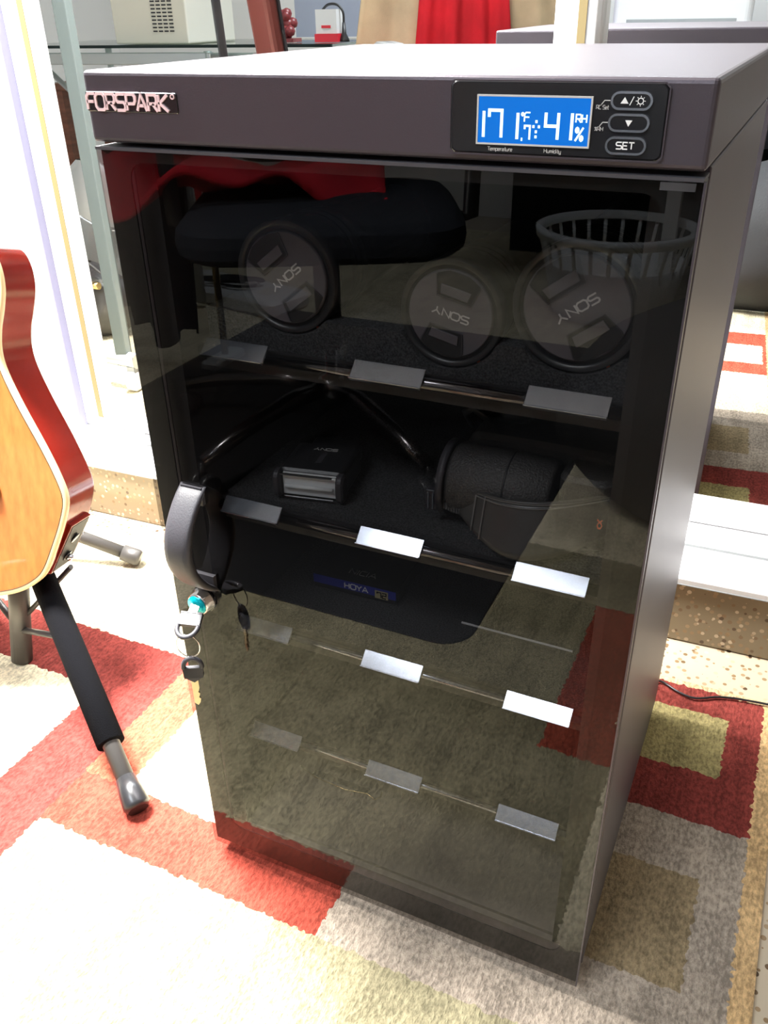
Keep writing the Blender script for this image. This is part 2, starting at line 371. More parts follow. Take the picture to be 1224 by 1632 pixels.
# stroke lettering on a 1-high grid; each glyph: (advance, list of polylines)
G = {
 'F': (0.95, [[(0, 0), (0, .8), (.2, 1), (.85, 1)], [(0, .5), (.72, .5)]]),
 'O': (1.15, [[(.2, 0), (.8, 0), (1, .2), (1, .8), (.8, 1), (.2, 1), (0, .8), (0, .2), (.2, 0)]]),
 'R': (1.1, [[(0, 0), (0, 1), (.75, 1), (.9, .85), (.9, .6), (.75, .45), (0, .45)], [(.45, .45), (.92, 0)]]),
 'S': (1.08, [[(0, 0), (.75, 0), (.9, .15), (.9, .35), (.75, .5), (.15, .5), (0, .65), (0, .85), (.15, 1), (.88, 1)]]),
 'P': (1.05, [[(0, 0), (0, 1), (.75, 1), (.9, .85), (.9, .6), (.75, .42), (0, .42)]]),
 'A': (1.2, [[(0, 0), (.5, 1), (1.0, 0)], [(.22, .32), (.8, .32)]]),
 'K': (1.05, [[(0, 0), (0, 1)], [(.9, 1), (.12, .5), (.92, 0)]]),
 'N': (1.1, [[(0, 0), (0, 1), (.85, 0), (.85, 1)]]),
 'Y': (1.1, [[(0, 1), (.47, .5), (.95, 1)], [(.47, .5), (.47, 0)]]),
 'H': (1.1, [[(0, 0), (0, 1)], [(.85, 0), (.85, 1)], [(0, .5), (.85, .5)]]),
 'E': (.95, [[(.75, 0), (0, 0), (0, 1), (.75, 1)], [(0, .5), (.65, .5)]]),
 'T': (.95, [[(0, 1), (.85, 1)], [(.42, 0), (.42, 1)]]),
 'C': (1.05, [[(.85, 1), (.15, 1), (0, .85), (0, .15), (.15, 0), (.85, 0)]]),
 'I': (.35, [[(0.05, 0), (0.05, 1)]]),
 '1': (.5, [[(.2, 0), (.2, 1)]]),
 '4': (.95, [[(0, 1), (0, .5), (.7, .5)], [(.7, 1), (.7, 0)]]),
 '7': (.95, [[(0, .75), (0, 1), (.7, 1), (.7, 0)]]),
 '2': (.95, [[(0, 1), (.7, 1), (.7, .5), (0, .5), (0, 0), (.7, 0)]]),
 '%': (1.0, [[(0, 0), (.8, 1)], arc(.15, .8, .14, .17, 0, 360, 8), arc(.65, .2, .14, .17, 0, 360, 8)]),
 '°': (.5, [arc(.2, .8, .16, .16, 0, 360, 8)]),
 '.': (.3, [[(.05, 0), (.15, 0)]]), ' ': (.5, []), '/': (.8, [[(0, 0), (.5, 1)]]),
 'a': (.85, [[(0, .6), (.6, .6), (.6, 0), (0, 0), (0, .35), (.6, .35)]]), 'c': (.8, [[(.6, .6), (0, .6), (0, 0), (.6, 0)]]),
 'd': (.85, [[(.6, 1), (.6, 0), (0, 0), (0, .6), (.6, .6)]]), 'e': (.85, [[(.6, 0), (0, 0), (0, .6), (.6, .6), (.6, .32), (0, .32)]]),
 'i': (.3, [[(0.05, 0), (0.05, .6)], [(0.05, .8), (0.05, .95)]]), 'm': (1.1, [[(0, 0), (0, .6), (.9, .6), (.9, 0)], [(.45, .6), (.45, 0)]]),
 'p': (.85, [[(0, -.3), (0, .6), (.6, .6), (.6, 0), (0, 0)]]), 'r': (.6, [[(0, 0), (0, .6), (.45, .6)]]), 's': (.8, [[(0, 0), (.6, 0), (.6, .3), (0, .3), (0, .6), (.6, .6)]]),
 't': (.6, [[(.2, 1), (.2, 0), (.5, 0)], [(0, .6), (.5, .6)]]), 'u': (.85, [[(0, .6), (0, 0), (.6, 0), (.6, .6)]]), 'y': (.85, [[(0, .6), (0, 0), (.6, 0)], [(.6, .6), (.6, -.3), (0, -.3)]]),
}
def text_width(t, h, sx=1.0): return sum(G[c][0] for c in t) * h * sx
def letters(mb, t, org, du, dv, h, w, depth=0.0003, sx=1.0, center=False):
    """strokes of t along du (reading direction) and dv (up), standing off the surface by depth"""
    org, du, dv = Vector(org), Vector(du).normalized(), Vector(dv).normalized(); dn = du.cross(dv)
    x = -text_width(t, h, sx) / 2 if center else 0
    for ch in t:
        adv, pls = G[ch]
        for pl in pls:
            mb.ribbon([(x + a * h * sx, b * h) for a, b in pl], w, lambda a, b, d: org + du * a + dv * b + dn * d, 0.0, depth)
        x += adv * h * sx
    return mb

# ------------------------------------------------------------------ the room
MA = R(2.4); M0 = Vector((0.48, 0.685, 0))
ROT = Matrix.Translation(M0) @ Matrix.Rotation(MA, 4, 'Z')       # mirror wall frame: x along the wall, y into it
struct(MB().box(-3.4, 2.2, -3.3, 0.66, -0.06, -0.008).build('floor', 'terrazzo_floor'))
struct(MB().box(-3.4, 2.2, -3.3, 1.4, 2.5, 2.56).build('ceiling', 'white_wall'))
struct(MB().box(-2.9, -1.195, -0.022, 0.10, -0.008, 2.5, ROT).build('wall_back_left', 'white_wall'))
struct(MB().box(-1.195, 1.7, 0.06, 0.14, -0.008, 2.5, ROT).build('wall_back', 'white_wall'))
struct(MB().box(-3.4, -3.3, -3.3, 0.9, -0.008, 2.5).build('wall_left', 'white_wall'))
struct(MB().box(2.1, 2.2, -3.3, 1.0, -0.008, 2.5).build('wall_right', 'tan_wall'))
struct(MB().box(-3.4, 2.2, -3.4, -3.3, -0.008, 2.5).build('wall_front', 'white_wall'))
# terrazzo kerb below the sliding mirrors
struct(MB().box(-2.9, 1.65, -0.094, 0.06, -0.008, 0.094, ROT).build('trim_1', 'terrazzo', bevel=0.004))
struct(MB().box(-1.25, 1.65, -0.100, -0.035, 0.094, 0.104, ROT).box(-1.25, 1.65, -0.040, 0.05, 0.094, 0.128, ROT).build('trim_2', 'white_metal', bevel=0.0015))

struct(MB().box(-1.185, 0.64, -0.0412, -0.036, 0.1225, 0.1262, ROT).build('trim_5', 'grey_plastic'))
struct(MB().box(-1.185, 1.65, -0.1008, -0.099, 0.0935, 0.0950, ROT).build('trim_6', 'grey_plastic'))
struct(MB().box(-1.187, -1.1835, -0.0285, -0.012, 0.12, 2.4, ROT).build('trim_7', 'lavender_seal'))
def mirror_door(x0, x1, yoff, zb, label, left_stile):
    c = ROT @ Vector(((x0 + x1) / 2, yoff, 0.128))
    t = thing('sliding_mirror_door', label, 'mirror door', c, 'sliding mirror doors along the back wall')
    MB().box(x0 + 0.02, x1 - 0.02, yoff, yoff + 0.006, zb, 2.25, ROT).build('mirror_pane', 'mirror', t)
    MB().box(x0, x1, yoff - 0.012, yoff + 0.016, 0.130, zb, ROT).build('bottom_rail', 'white_metal', t, bevel=0.002)
    MB().box(x0, x1, yoff - 0.012, yoff + 0.016, 2.25, 2.29, ROT).build('top_rail', 'white_metal', t, bevel=0.002)
    for a, b in ((x0, x0 + left_stile), (x1 - 0.05, x1)):
        st = MB().box(a, b, yoff - 0.012, yoff + 0.016, zb, 2.25, ROT).build('stile', 'white_metal', t, bevel=0.002)
        MB().box(b - 0.022, b - 0.012, yoff - 0.0135, yoff - 0.011, zb, 2.25, ROT).build('weather_strip', 'beige_metal', st)
mirror_door(-1.185, -0.295, 0.000, 0.150, 'sliding mirror door left of the cabinet in a white frame', 0.055)
mirror_door(-0.345, 0.62, 0.030, 0.163, 'sliding mirror door right of the cabinet above the terrazzo kerb', 0.05)
struct(MB().box(-1.225, -1.187, -0.026, 0.05, -0.008, 2.4, ROT).build('trim_3', 'white_metal', bevel=0.004))
struct(MB().box(0.66, 1.65, -0.02, 0.06, 0.128, 2.5, ROT).build('trim_4', 'white_wall'))

# rug, 8 mm thick with its top at z = 0
rug = MB().box(-2.6, 0.552, -3.0, 0.492, -0.008, 0.0).build('rug', 'rug')
tag(rug, 'cream shag rug with red, orange, olive and grey rectangles under the cabinet', 'rug')

# ------------------------------------------------------------------ dry cabinet
CW, CD, CH = 0.40, 0.418, 0.768
cab = thing('dry_cabinet', 'tall bronze-black electronic dry cabinet with tinted glass door', 'cabinet', (0.2, 0.21, 0))
for x in (0.0, CW - 0.012):
    MB().box(x, x + 0.012, 0.024, CD, 0.018, 0.7240).build('side_panel', 'paint', cab, bevel=0.001)
MB().box(0.012, CW - 0.012, CD - 0.01, CD, 0.018, 0.7240).build('back_panel', 'back_black', cab)
MB().box(0.012, CW - 0.012, 0.024, CD - 0.01, 0.018, 0.034).build('bottom_panel', 'bottom_metal', cab)
MB().box(0, CW, 0, CD, 0.7245, CH).build('top_cover', 'paint', cab, bevel=0.003, seg=3)
MB().box(0.012, 0.030, 0.024, CD - 0.01, 0.034, 0.7240).box(CW - 0.030, CW - 0.012, 0.024, CD - 0.01, 0.034, 0.7240).build('inner_liner', 'inner', cab)
for x, y in ((0.035, 0.04), (CW - 0.035, 0.04), (0.035, CD - 0.04), (CW - 0.035, CD - 0.04)):
    MB().lathe([(0.012, 0.0), (0.014, 0.002), (0.014, 0.008), (0.006, 0.010), (0.006, 0.018)], (x, y, 0), n=20).build('foot', 'chrome', cab)
# door: tinted pane, painted border behind it, edge trim, handle, lock
DZ0, DZ1 = 0.018, 0.7195
mb = MB().box(0.0015, CW - 0.0005, 0.0, 0.004, DZ0, DZ1)
mb.mi = [1] * 6; mb.mi[2] = 0
door = mb.build('door', ['door_glass', 'door_glass_back'], cab)
mb = MB()
bx0, bx1, bz0, bz1, rr = 0.024, 0.380, 0.049, 0.712, 0.012
outer = []; inner = []
for (ox, oz, ix, iz, st) in ((CW - 0.001, DZ1 - .0005, bx1 - rr, bz1 - rr, 0), (0.002, DZ1 - .0005, bx0 + rr, bz1 - rr, 1), (0.002, DZ0 + .0005, bx0 + rr, bz0 + rr, 2), (CW - 0.001, DZ0 + .0005, bx1 - rr, bz0 + rr, 3)):
    for k in range(7):
        a = (st + k / 6) * math.pi / 2
        inner.append((ix + rr * math.cos(a), iz + rr * math.sin(a))); outer.append((ox, oz))
n = len(inner)
vs = [(x, 0.0044, z) for x, z in outer] + [(x, 0.0044, z) for x, z in inner] + [(x, 0.0056, z) for x, z in outer] + [(x, 0.0056, z) for x, z in inner]
fs = []
for i in range(n):
    j = (i + 1) % n; fs += [(i, j, n + j, n + i), (2 * n + i, 3 * n + i, 3 * n + j, 2 * n + j), (n + i, n + j, 3 * n + j, 3 * n + i)]
mb.add(vs, fs); mb.build('painted_border', 'border', door)
for a, b in ((0.0015, 0.010), (CW - 0.010, CW - 0.0005)): MB().box(a, b, 0.006, 0.0205, DZ0, DZ1).build('door_stile', 'black_plastic', door, bevel=0.001)
MB().box(0.0015, CW - 0.0005, -0.0006, 0.020, DZ1 + 0.0002, DZ1 + 0.0022).build('top_edge_trim', 'soft_black', door)
MB().box(CW - 0.0004, CW + 0.0008, 0.000, 0.004, DZ0, DZ1).build('side_edge_trim', 'paint', door)
# arched handle
def handle():
    mb = MB(); rings = []; z0, z1, n = 0.366, 0.468, 18
    for k in range(n + 1):
        t = k / n; z = z0 + (z1 - z0) * t; b = math.sin(math.pi * t) ** 0.75
        yo = -0.0015 - 0.034 * b; th = 0.0075 - 0.003 * b
        hw = 0.0125
        yi = yo + (0.009 if 0 < k < n else 0.0025)
        xc = 0.043
        ring = []
        for a in range(14):
            q = 2 * math.pi * a / 14; c, s_ = math.cos(q), math.sin(q)
            ring.append(Vector((xc + hw * math.copysign(abs(c) ** 0.45, c), (yo + yi) / 2 + (yi - yo) / 2 * math.copysign(abs(s_) ** 0.6, s_), z)))
        rings.append(ring)
    mb.rings(rings)
    mb.box(0.033, 0.053, -0.004, 0.0, 0.366, 0.382).box(0.033, 0.053, -0.004, 0.0, 0.452, 0.468)
    return mb.build('handle', 'soft_black', door)
handle()
lk = Vector((0.0375, 0, 0.3530))
MB().lathe([(0.0125, 0.0), (0.0125, -0.004), (0.0105, -0.006), (0.0105, -0.0105), (0.009, -0.0115)], lk, 'y', 28).build('door_lock', 'chrome', door)
MB().lathe([(0.0092, -0.0116), (0.0092, -0.0125), (0.003, -0.0130)], lk, 'y', 24).build('lock_cover_film', 'cyan_film', door)
MB().box(CW - 0.022, CW - 0.004, -0.001, 0.0, 0.7150, 0.7190).build('hinge', 'dark_chrome', door)
# control panel
cp = MB().rbox(0.2605, 0.3770, -0.0014, 0.004, 0.7285, 0.7655, 0.0035, 'y').build('control_panel', 'panel_black', cab)
o = MB().ribbon([(0.2605 + .0025, .7285), (0.3770 - .0025, .7285), (.377, .731), (.377, .763), (.3745, .7655), (.263, .7655), (.2605, .763), (.2605, .731), (.2630, .7285)], 0.0007, lambda a, b, d: (a, d, b), -0.0019, -0.0010).build('panel_rim', 'paint', cp)
lcd = MB().rbox(0.2768, 0.3388, -0.0022, 0.0, 0.7342, 0.7582, 0.0012, 'y').build('display', 'lcd', cp)
MB().ribbon([(0.2768, .7342), (.3388, .7342), (.3388, .7582), (.2768, .7582), (.2768, .7342)], 0.0009, lambda a, b, d: (a, d, b), -0.0027, -0.0010).build('display_rim', 'print_grey', cp)
mb = MB(); X, Zu = (1, 0, 0), (0, 0, 1)
dy = -0.0021
letters(mb, '1', (0.2778, dy, 0.7375), X, Zu, 0.0130, 0.0016)
letters(mb, '7', (0.2835, dy, 0.7375), X, Zu, 0.0135, 0.0016, sx=0.75)
letters(mb, '1', (0.2970, dy, 0.7370), X, Zu, 0.0130, 0.0016)
letters(mb, '.', (0.3015, dy, 0.7370), X, Zu, 0.008, 0.0016)
letters(mb, '°F', (0.3015, dy, 0.7458), X, Zu, 0.0045, 0.0007, sx=.8)
letters(mb, '7', (0.3037, dy, 0.7370), X, Zu, 0.0068, 0.0010, sx=.6)
for a, b in ((.3100, .746), (.3085, .7435), (.3115, .7435), (.3100, .741), (.3100, .7385)):
    mb.box(a - .0006, a + .0006, dy - .0003, dy, b - .0007, b + .0007)
letters(mb, '4', (0.3150, dy, 0.7375), X, Zu, 0.0130, 0.0016, sx=0.75)
letters(mb, '1', (0.3265, dy, 0.7375), X, Zu, 0.0130, 0.0016)
letters(mb, 'RH', (0.3312, dy, 0.7462), X, Zu, 0.0038, 0.0007, sx=.75)
letters(mb, '%', (0.3315, dy, 0.7372), X, Zu, 0.0066, 0.0010, sx=.75)
mb.build('display_digits', 'lcd_on', cp)
mb = MB()
letters(mb, 'Temperature', (0.2830, -0.00145, 0.7307), X, Zu, 0.0019, 0.00025, sx=.85)
letters(mb, 'Humidity', (0.3150, -0.00145, 0.7307), X, Zu, 0.0019, 0.00025, sx=.85)
letters(mb, 'RC Set', (0.3410, -0.00145, 0.7528), X, Zu, 0.0018, 0.00025, sx=.7)
letters(mb, '%RH', (0.3412, -0.00145, 0.7425), X, Zu, 0.0018, 0.00025, sx=.8)
for zz in (0.7565, 0.7462):
    mb.ribbon([(0.3435, zz - .0015), (0.3450, zz + .0004), (0.3478, zz + .0004)], 0.0004, lambda a, b, d: (a, d, b), -0.0017, -0.0014)
mb.build('panel_lettering', 'print_grey', cp)
for k, (cx, cz) in enumerate(((0.3588, 0.7570), (0.3585, 0.7467), (0.3582, 0.7358))):
    hw, hh = 0.0100, 0.0038
    pl = arc(cx + hw - hh, cz, hh, hh, -90, 90, 8) + arc(cx - hw + hh, cz, hh, hh, 90, 270, 8)
    bt = MB().prism(pl, lambda a, b, d: (a, d, b), -0.0010, -0.0026).build('button', 'panel_black', cp)
    MB().ribbon(pl + [pl[0]], 0.0011, lambda a, b, d: (a, d, b), -0.0010, -0.0030).build('button_ring', 'alu', cp)
    mb = MB()
    if k == 0:
        mb.prism([(cx - .0055, cz - .0013), (cx - .0015, cz - .0013), (cx - .0035, cz + .0017)], lambda a, b, d: (a, d, b), -.0025, -.0029)
        mb.ribbon([(cx - .0008, cz - .0020), (cx + .0010, cz + .0020)], .0004, lambda a, b, d: (a, d, b), -.0025, -.0029)
        mb.ribbon(arc(cx + .0045, cz, .0014, .0014, 0, 360, 10), .0004, lambda a, b, d: (a, d, b), -.0025, -.0029)
        for q in range(8):
            c, s_ = math.cos(q * math.pi / 4), math.sin(q * math.pi / 4)
            mb.ribbon([(cx + .0045 + .0018 * c, cz + .0018 * s_), (cx + .0045 + .0024 * c, cz + .0024 * s_)], .0003, lambda a, b, d: (a, d, b), -.0025, -.0029)
    elif k == 1:
        mb.prism([(cx - .0018, cz + .0013), (cx + .0018, cz + .0013), (cx, cz - .0017)], lambda a, b, d: (a, d, b), -.0025, -.0029)
    else:
        letters(mb, 'SET', (cx, -.0025, cz - .0015), X, Zu, .0032, .0006, center=True)
    mb.build('button_symbol', 'print_white', cp)
# maker lettering on the header: chrome letters over a black plate painted as their shadow
mb = MB(); letters(mb, 'FORSPARK', (0.0025, -0.0008, 0.7448), X, Zu, 0.0096, 0.0018, 0.0010, sx=0.80); 
mb.ribbon(arc(0.0722, 0.7535, .0013, .0013, 0, 360, 12), .0006, lambda a, b, d: (a, d, b), -.0008, -.0016); 
mb.build('maker_lettering', 'logo', cab)
MB().rbox(0.0010, 0.0752, -0.0008, 0.001, 0.7436, 0.7556, 0.0012, 'y').build('lettering_shadow', 'panel_black', cab)  # dark sheet in place of the letters' shadow

# shelves with tube rail and label tabs
IX0, IX1 = 0.0305, 0.3695
shelf_z = (0.565, 0.421, 0.291, 0.153)
tab_mesh = None
for si, sz in enumerate(shelf_z):
    sh = MB().box(IX0, IX1, 0.056, 0.395, sz - 0.015, sz - 0.011).box(IX0, IX1, 0.054, 0.058, sz - 0.015, sz + 0.004).build('shelf', 'inner', cab)
    MB().tube([(IX0, 0.050, sz), (IX1, 0.050, sz)], 0.0048 if si < 2 else 0.0032, 14).build('rail_tube', 'dark_chrome' if si < 2 else 'alu', sh)
    for k, x in enumerate((0.0655, 0.1975, 0.3305)):
        if tab_mesh is None:
            mt = Matrix.Translation((x, 0.0450, sz + 0.0046)) @ Matrix.Rotation(R(-46), 4, 'X')
            tb = MB().box(-0.0285, 0.0285, -0.0012, 0.0012, -0.0078, 0.0078, mt).box(-0.0285, 0.0285, -0.003, 0.0012, -0.0085, -0.0072, mt).build('label_tab', 'alu', sh, bevel=0.0004)
            tab_mesh = tb; off = tb.location + sh.location + cab.location - Vector((x, 0, sz))
        else:
            tb = tab_mesh.copy(); COL.objects.link(tb); tb.parent = sh
            tb.location = Vector((x, 0, sz)) + off - sh.location - cab.location
# foam: the top shelf is cut in cradles for three lenses
LENS = [(0.1050, 0.6255, 0.0425), (0.2378, 0.6130, 0.0385), (0.3262, 0.6270, 0.0440)]
def foam_top(x):
    z = 0.5965
    for cx, cz, r in LENS:
        q = r + 0.0012
        if abs(x - cx) < q: z = min(z, cz - math.sqrt(q * q - (x - cx) ** 2))
    return max(z, 0.560)
xs = [IX0 + 0.0005 + (IX1 - IX0 - 0.001) * k / 120 for k in range(121)]
prof = [(x, foam_top(x)) for x in xs] + [(xs[-1], 0.5545), (xs[0], 0.5545)]
mb = MB(); nn = len(xs)
for k in range(nn - 1):
    a, b = xs[k], xs[k + 1]; za, zb = foam_top(a), foam_top(b)
    mb.add([(a, .062, .5545), (b, .062, .5545), (b, .062, zb), (a, .062, za), (a, .38, za), (b, .38, zb), (a, .38, .5545), (b, .38, .5545)],
           [(0, 1, 2, 3), (3, 2, 5, 4), (4, 5, 7, 6), (0, 6, 7, 1)])
mb.build('foam_cradle', 'foam', cab)
MB().box(IX0 + .001, IX1 - .001, 0.060, 0.38, 0.4105, 0.4300).build('foam_pad', 'foam', cab)
MB().box(IX0 + .001, IX1 - .001, 0.060, 0.38, 0.2805, 0.2920).build('foam_pad', 'foam', cab)
MB().box(IX0 + .001, IX1 - .001, 0.030, 0.38, 0.0342, 0.038).build('floor_mat', 'bottom_metal', cab)

# ------------------------------------------------------------------ lenses
def lens(i, cx, cz, r, rot, label, length):
    y0 = 0.066
    t = thing('camera_lens', label, 'lens', (cx, y0, cz - r), 'lenses in the foam cradles of the top shelf')
    MB().lathe([(r * .80, 0.002), (r, 0.0), (r, 0.012), (r * .97, 0.014), (r * .97, 0.03)] +
               [(r * (.97 if (k // 2) % 2 else .94), 0.031 + 0.003 * (k // 1) * 0.8) for k in range(14)] +
               [(r * .9, 0.07), (r * .9, 0.085), (r * .82, 0.088), (r * .82, length)], (cx, y0, cz), 'y', 48).build('barrel', 'lens_metal', t)
    MB().lathe([(r * .99, -0.001), (r * .90, -0.0015), (r * .88, 0.003)], (cx, y0, cz), 'y', 48, caps=False).build('front_ring', 'black_plastic', t)
    rc = r * .82
    cap = MB().lathe([(rc, 0.004), (rc, -0.0005), (rc * .97, -0.0015)], (cx, y0, cz), 'y', 48).build('cap', 'cap', t)
    ca, sa = math.cos(R(rot)), math.sin(R(rot))
    du = Vector((ca, 0, sa)); dv = Vector((-sa, 0, ca))
    P = lambda a, b, d: Vector((cx, y0 - 0.0016 - d, cz)) + du * a + dv * b
    for sgn in (1, -1):
        a, b0, b1 = rc * .40, rc * .34, rc * .88
        hw2 = rc * .52
        MB().prism([(-a, sgn * b0), (a, sgn * b0), (hw2, sgn * rc * .82), (rc * .24, sgn * rc * .95), (-rc * .24, sgn * rc * .95), (-hw2, sgn * rc * .82)], lambda u, v, d: P(u, v, d), 0.0, 0.0004).build('grip_recess', 'cap_dark', cap)
        MB().prism([(-a * .82, sgn * (b0 + rc * .07)), (a * .82, sgn * (b0 + rc * .07)), (a * .9, sgn * rc * .62), (-a * .9, sgn * rc * .62)], lambda u, v, d: P(u, v, d), 0.0, 0.0017).build('pinch_grip', 'cap', cap, bevel=0.0004)
        mb = MB()
        mb.ribbon([(-hw2, sgn * rc * .78), (-a, sgn * b0), (a, sgn * b0), (hw2, sgn * rc * .78)], 0.0008, lambda u, v, d: P(u, v, d), 0.0003, 0.0010)
        mb.build('grip_rim', 'soft_black', cap)
    mb = MB(); hh = r * .135
    letters(mb, 'SONY', P(0, -hh / 2, 0), du, dv, hh, hh * .2, 0.0002, sx=1.25, center=True)
    mb.build('cap_lettering', 'print_grey', cap)
    MB().lathe([(0.0012, 0), (0.0012, -0.0008)], (cx + r * .55, y0 + 0.003, cz - r * .86), 'y', 10).build('mount_dot', 'orange_print', t)
lens(0, *LENS[0], 218, 'leftmost camera lens on the top shelf, cap lettering slanting', 0.20)
lens(1, *LENS[1], 166, 'smaller middle camera lens on the top shelf with bright cap ring', 0.17)
lens(2, *LENS[2], 216, 'largest camera lens at the right end of the top shelf', 0.22)

# ------------------------------------------------------------------ flash unit on the second shelf
fx = Matrix.Translation((0.109, 0.070, 0.4305)) @ Matrix.Rotation(R(10), 4, 'Z')
t = thing('flash_unit', 'small black camera flash lying on the foam of the second shelf', 'camera flash', (0.109, 0.09, 0.4305))
MB().rbox(-0.030, 0.030, 0.006, 0.060, 0.0, 0.027, 0.006, 'y', fx).rbox(-0.022, 0.024, 0.058, 0.085, 0.001, 0.022, 0.005, 'y', fx).build('body', 'black_plastic', t)
for sx in (-1, 1):
    MB().rbox(sx * .0285 - .0035, sx * .0285 + .0035, -0.004, 0.012, 0.001, 0.027, 0.007, 'x', fx).build('end_cap', 'soft_black', t)
MB().box(-0.024, 0.024, 0.003, 0.006, 0.004, 0.024, fx).build('reflector', 'print_white', t)
mb = MB()
mb.rings([[Vector((x, 0.002 - 0.005 * math.sin(a), 0.014 + 0.0115 * math.cos(a))) for a in [math.pi * k / 12 for k in range(13)]] for x in (-0.025, 0.025)], mt=fx, closed=False, caps=False)
mb.build('lens_window', 'clear', t)
mb = MB(); mb.box(-0.025, 0.022, -0.0012, 0.0005, 0.0240, 0.0253, fx).box(-0.025, 0.022, -0.0012, 0.0005, 0.0025, 0.0035, fx); mb.build('window_bar', 'chrome', t)
MB().tube([fx @ Vector((-0.022, 0.0005, 0.013)), fx @ Vector((0.022, 0.0005, 0.013))], 0.0018, 10).build('flash_tube', 'print_white', t)
mb = MB(); letters(mb, 'SONY', fx @ Vector((0.012, 0.050, 0.0272)), fx.to_3x3() @ Vector((-1, 0, 0)), fx.to_3x3() @ Vector((0, -1, 0)), 0.0042, 0.0007, sx=1.2)
mb.build('lettering', 'print_grey', t)
MB().box(0.000, 0.005, 0.022, 0.040, 0.0268, 0.0276, fx).build('slide_mark', 'soft_black', t)

# ------------------------------------------------------------------ camera with a leather wrist strap
t = thing('camera', 'black camera with leather case and hand strap on the second shelf', 'camera', (0.30, 0.12, 0.4305))
MB().rbox(0.235, 0.362, 0.118, 0.185, 0.4305, 0.500, 0.012, 'y').build('body', 'leather_smooth', t)
mb = MB(); mb.lathe([(0.027, 0.0), (0.030, 0.004), (0.030, 0.05), (0.029, 0.082), (0.026, 0.0845)], (0.232, 0.100, 0.4660), 'x', 40); mb.build('leather_case', 'leather', t)
MB().lathe([(0.0315, 0.0), (0.0315, 0.006)], (0.226, 0.100, 0.4660), 'x', 40).build('case_ring', 'soft_black', t)
MB().lathe([(0.0305, 0.0), (0.0305, 0.0015)], (0.2800, 0.100, 0.4660), 'x', 40).build('case_seam', 'cap_dark', t)
MB().rbox(0.320, 0.362, 0.085, 0.125, 0.4305, 0.492, 0.010, 'z').build('hand_grip', 'leather', t)
MB().lathe([(0.016, 0), (0.016, 0.010), (0.012, 0.013)], (0.262, 0.16, 0.500), 'z', 24).build('dial', 'black_plastic', t)
def strap_pt(u, v):
    x = 0.246 + 0.122 * u; b = math.sin(math.pi * min(1, u * 0.95 + .05))
    y = 0.078 - 0.026 * b + 0.012 * u
    lowz = 0.452 - 0.018 * b; hiz = 0.470 + 0.012 * u
    return (x, y - 0.010 * (1 - v) * b + 0.006 * v, lowz + (hiz - lowz) * v)
st = MB().sheet(24, 8, strap_pt, 0.003).build('hand_strap', 'leather_smooth', t)
for v in (0.90, 0.97):
    mb = MB(); mb.tube([Vector(strap_pt(k / 24, v)) + Vector((0, -0.0009, 0.0006)) for k in range(25)], 0.0006, 6); mb.build('stitching', 'thread', st)
mb = MB(); mb.tube([Vector(strap_pt(k / 24, 1)) for k in range(25)], 0.0016, 8); mb.build('piping', 'leather_smooth', st)
mb = MB(); mb.tube([Vector(strap_pt(.12, k / 8)) + Vector((0, -0.0012, 0)) for k in range(9)], 0.0007, 6).tube([Vector(strap_pt(.19, k / 8)) + Vector((0, -0.0012, 0)) for k in range(9)], 0.0007, 6); mb.build('cross_stitching', 'thread', st)
# alpha sign, reading sideways on the strap
ac = Vector(strap_pt(0.90, 0.42)) + Vector((0.0, -0.0018, 0))
al = [(.9, .9), (.55, .15), (.3, 0), (.05, .2), (.05, .6), (.3, .8), (.55, .65), (.9, 0)]
MB().ribbon([(a * .0085 - .004, b * .0085 - .004) for a, b in al], 0.0013, lambda a, b, d: (ac.x - b * .5 , ac.y - d - .0005 , ac.z + a), 0, 0.0006).build('alpha_sign', 'orange_print', st)
wb = MB()
for k in range(9):
    x = 0.229 + 0.0023 * k; wb.box(x, x + 0.0016, 0.0745 - k * .0002, 0.0785 - k * .0002, 0.4495 - k * .0003, 0.4625)
wb.build('webbing', 'webbing', t, kind='stuff')
MB().rbox(0.2165, 0.2265, 0.073, 0.079, 0.446, 0.4645, 0.002, 'y').build('buckle', 'soft_black', t)
for x in (0.2195, 0.2235): MB().box(x - .0006, x + .0006, 0.0718, 0.0732, 0.448, 0.4625).build('buckle_bar', 'alu', t)
mb = MB(); mb.tube([(0.352, 0.088, 0.474), (0.366, 0.095, 0.480), (0.367, 0.110, 0.468), (0.356, 0.112, 0.445)], 0.007, 10, flat=0.45); mb.build('strap_end', 'black_cloth', t)
mb = MB(); mb.tube([(0.236, 0.128, 0.500), (0.232, 0.12, 0.515), (0.240, 0.115, 0.522), (0.252, 0.12, 0.512), (0.25, 0.13, 0.500)], 0.004, 10, flat=.5); mb.build('strap_lug', 'black_plastic', t)

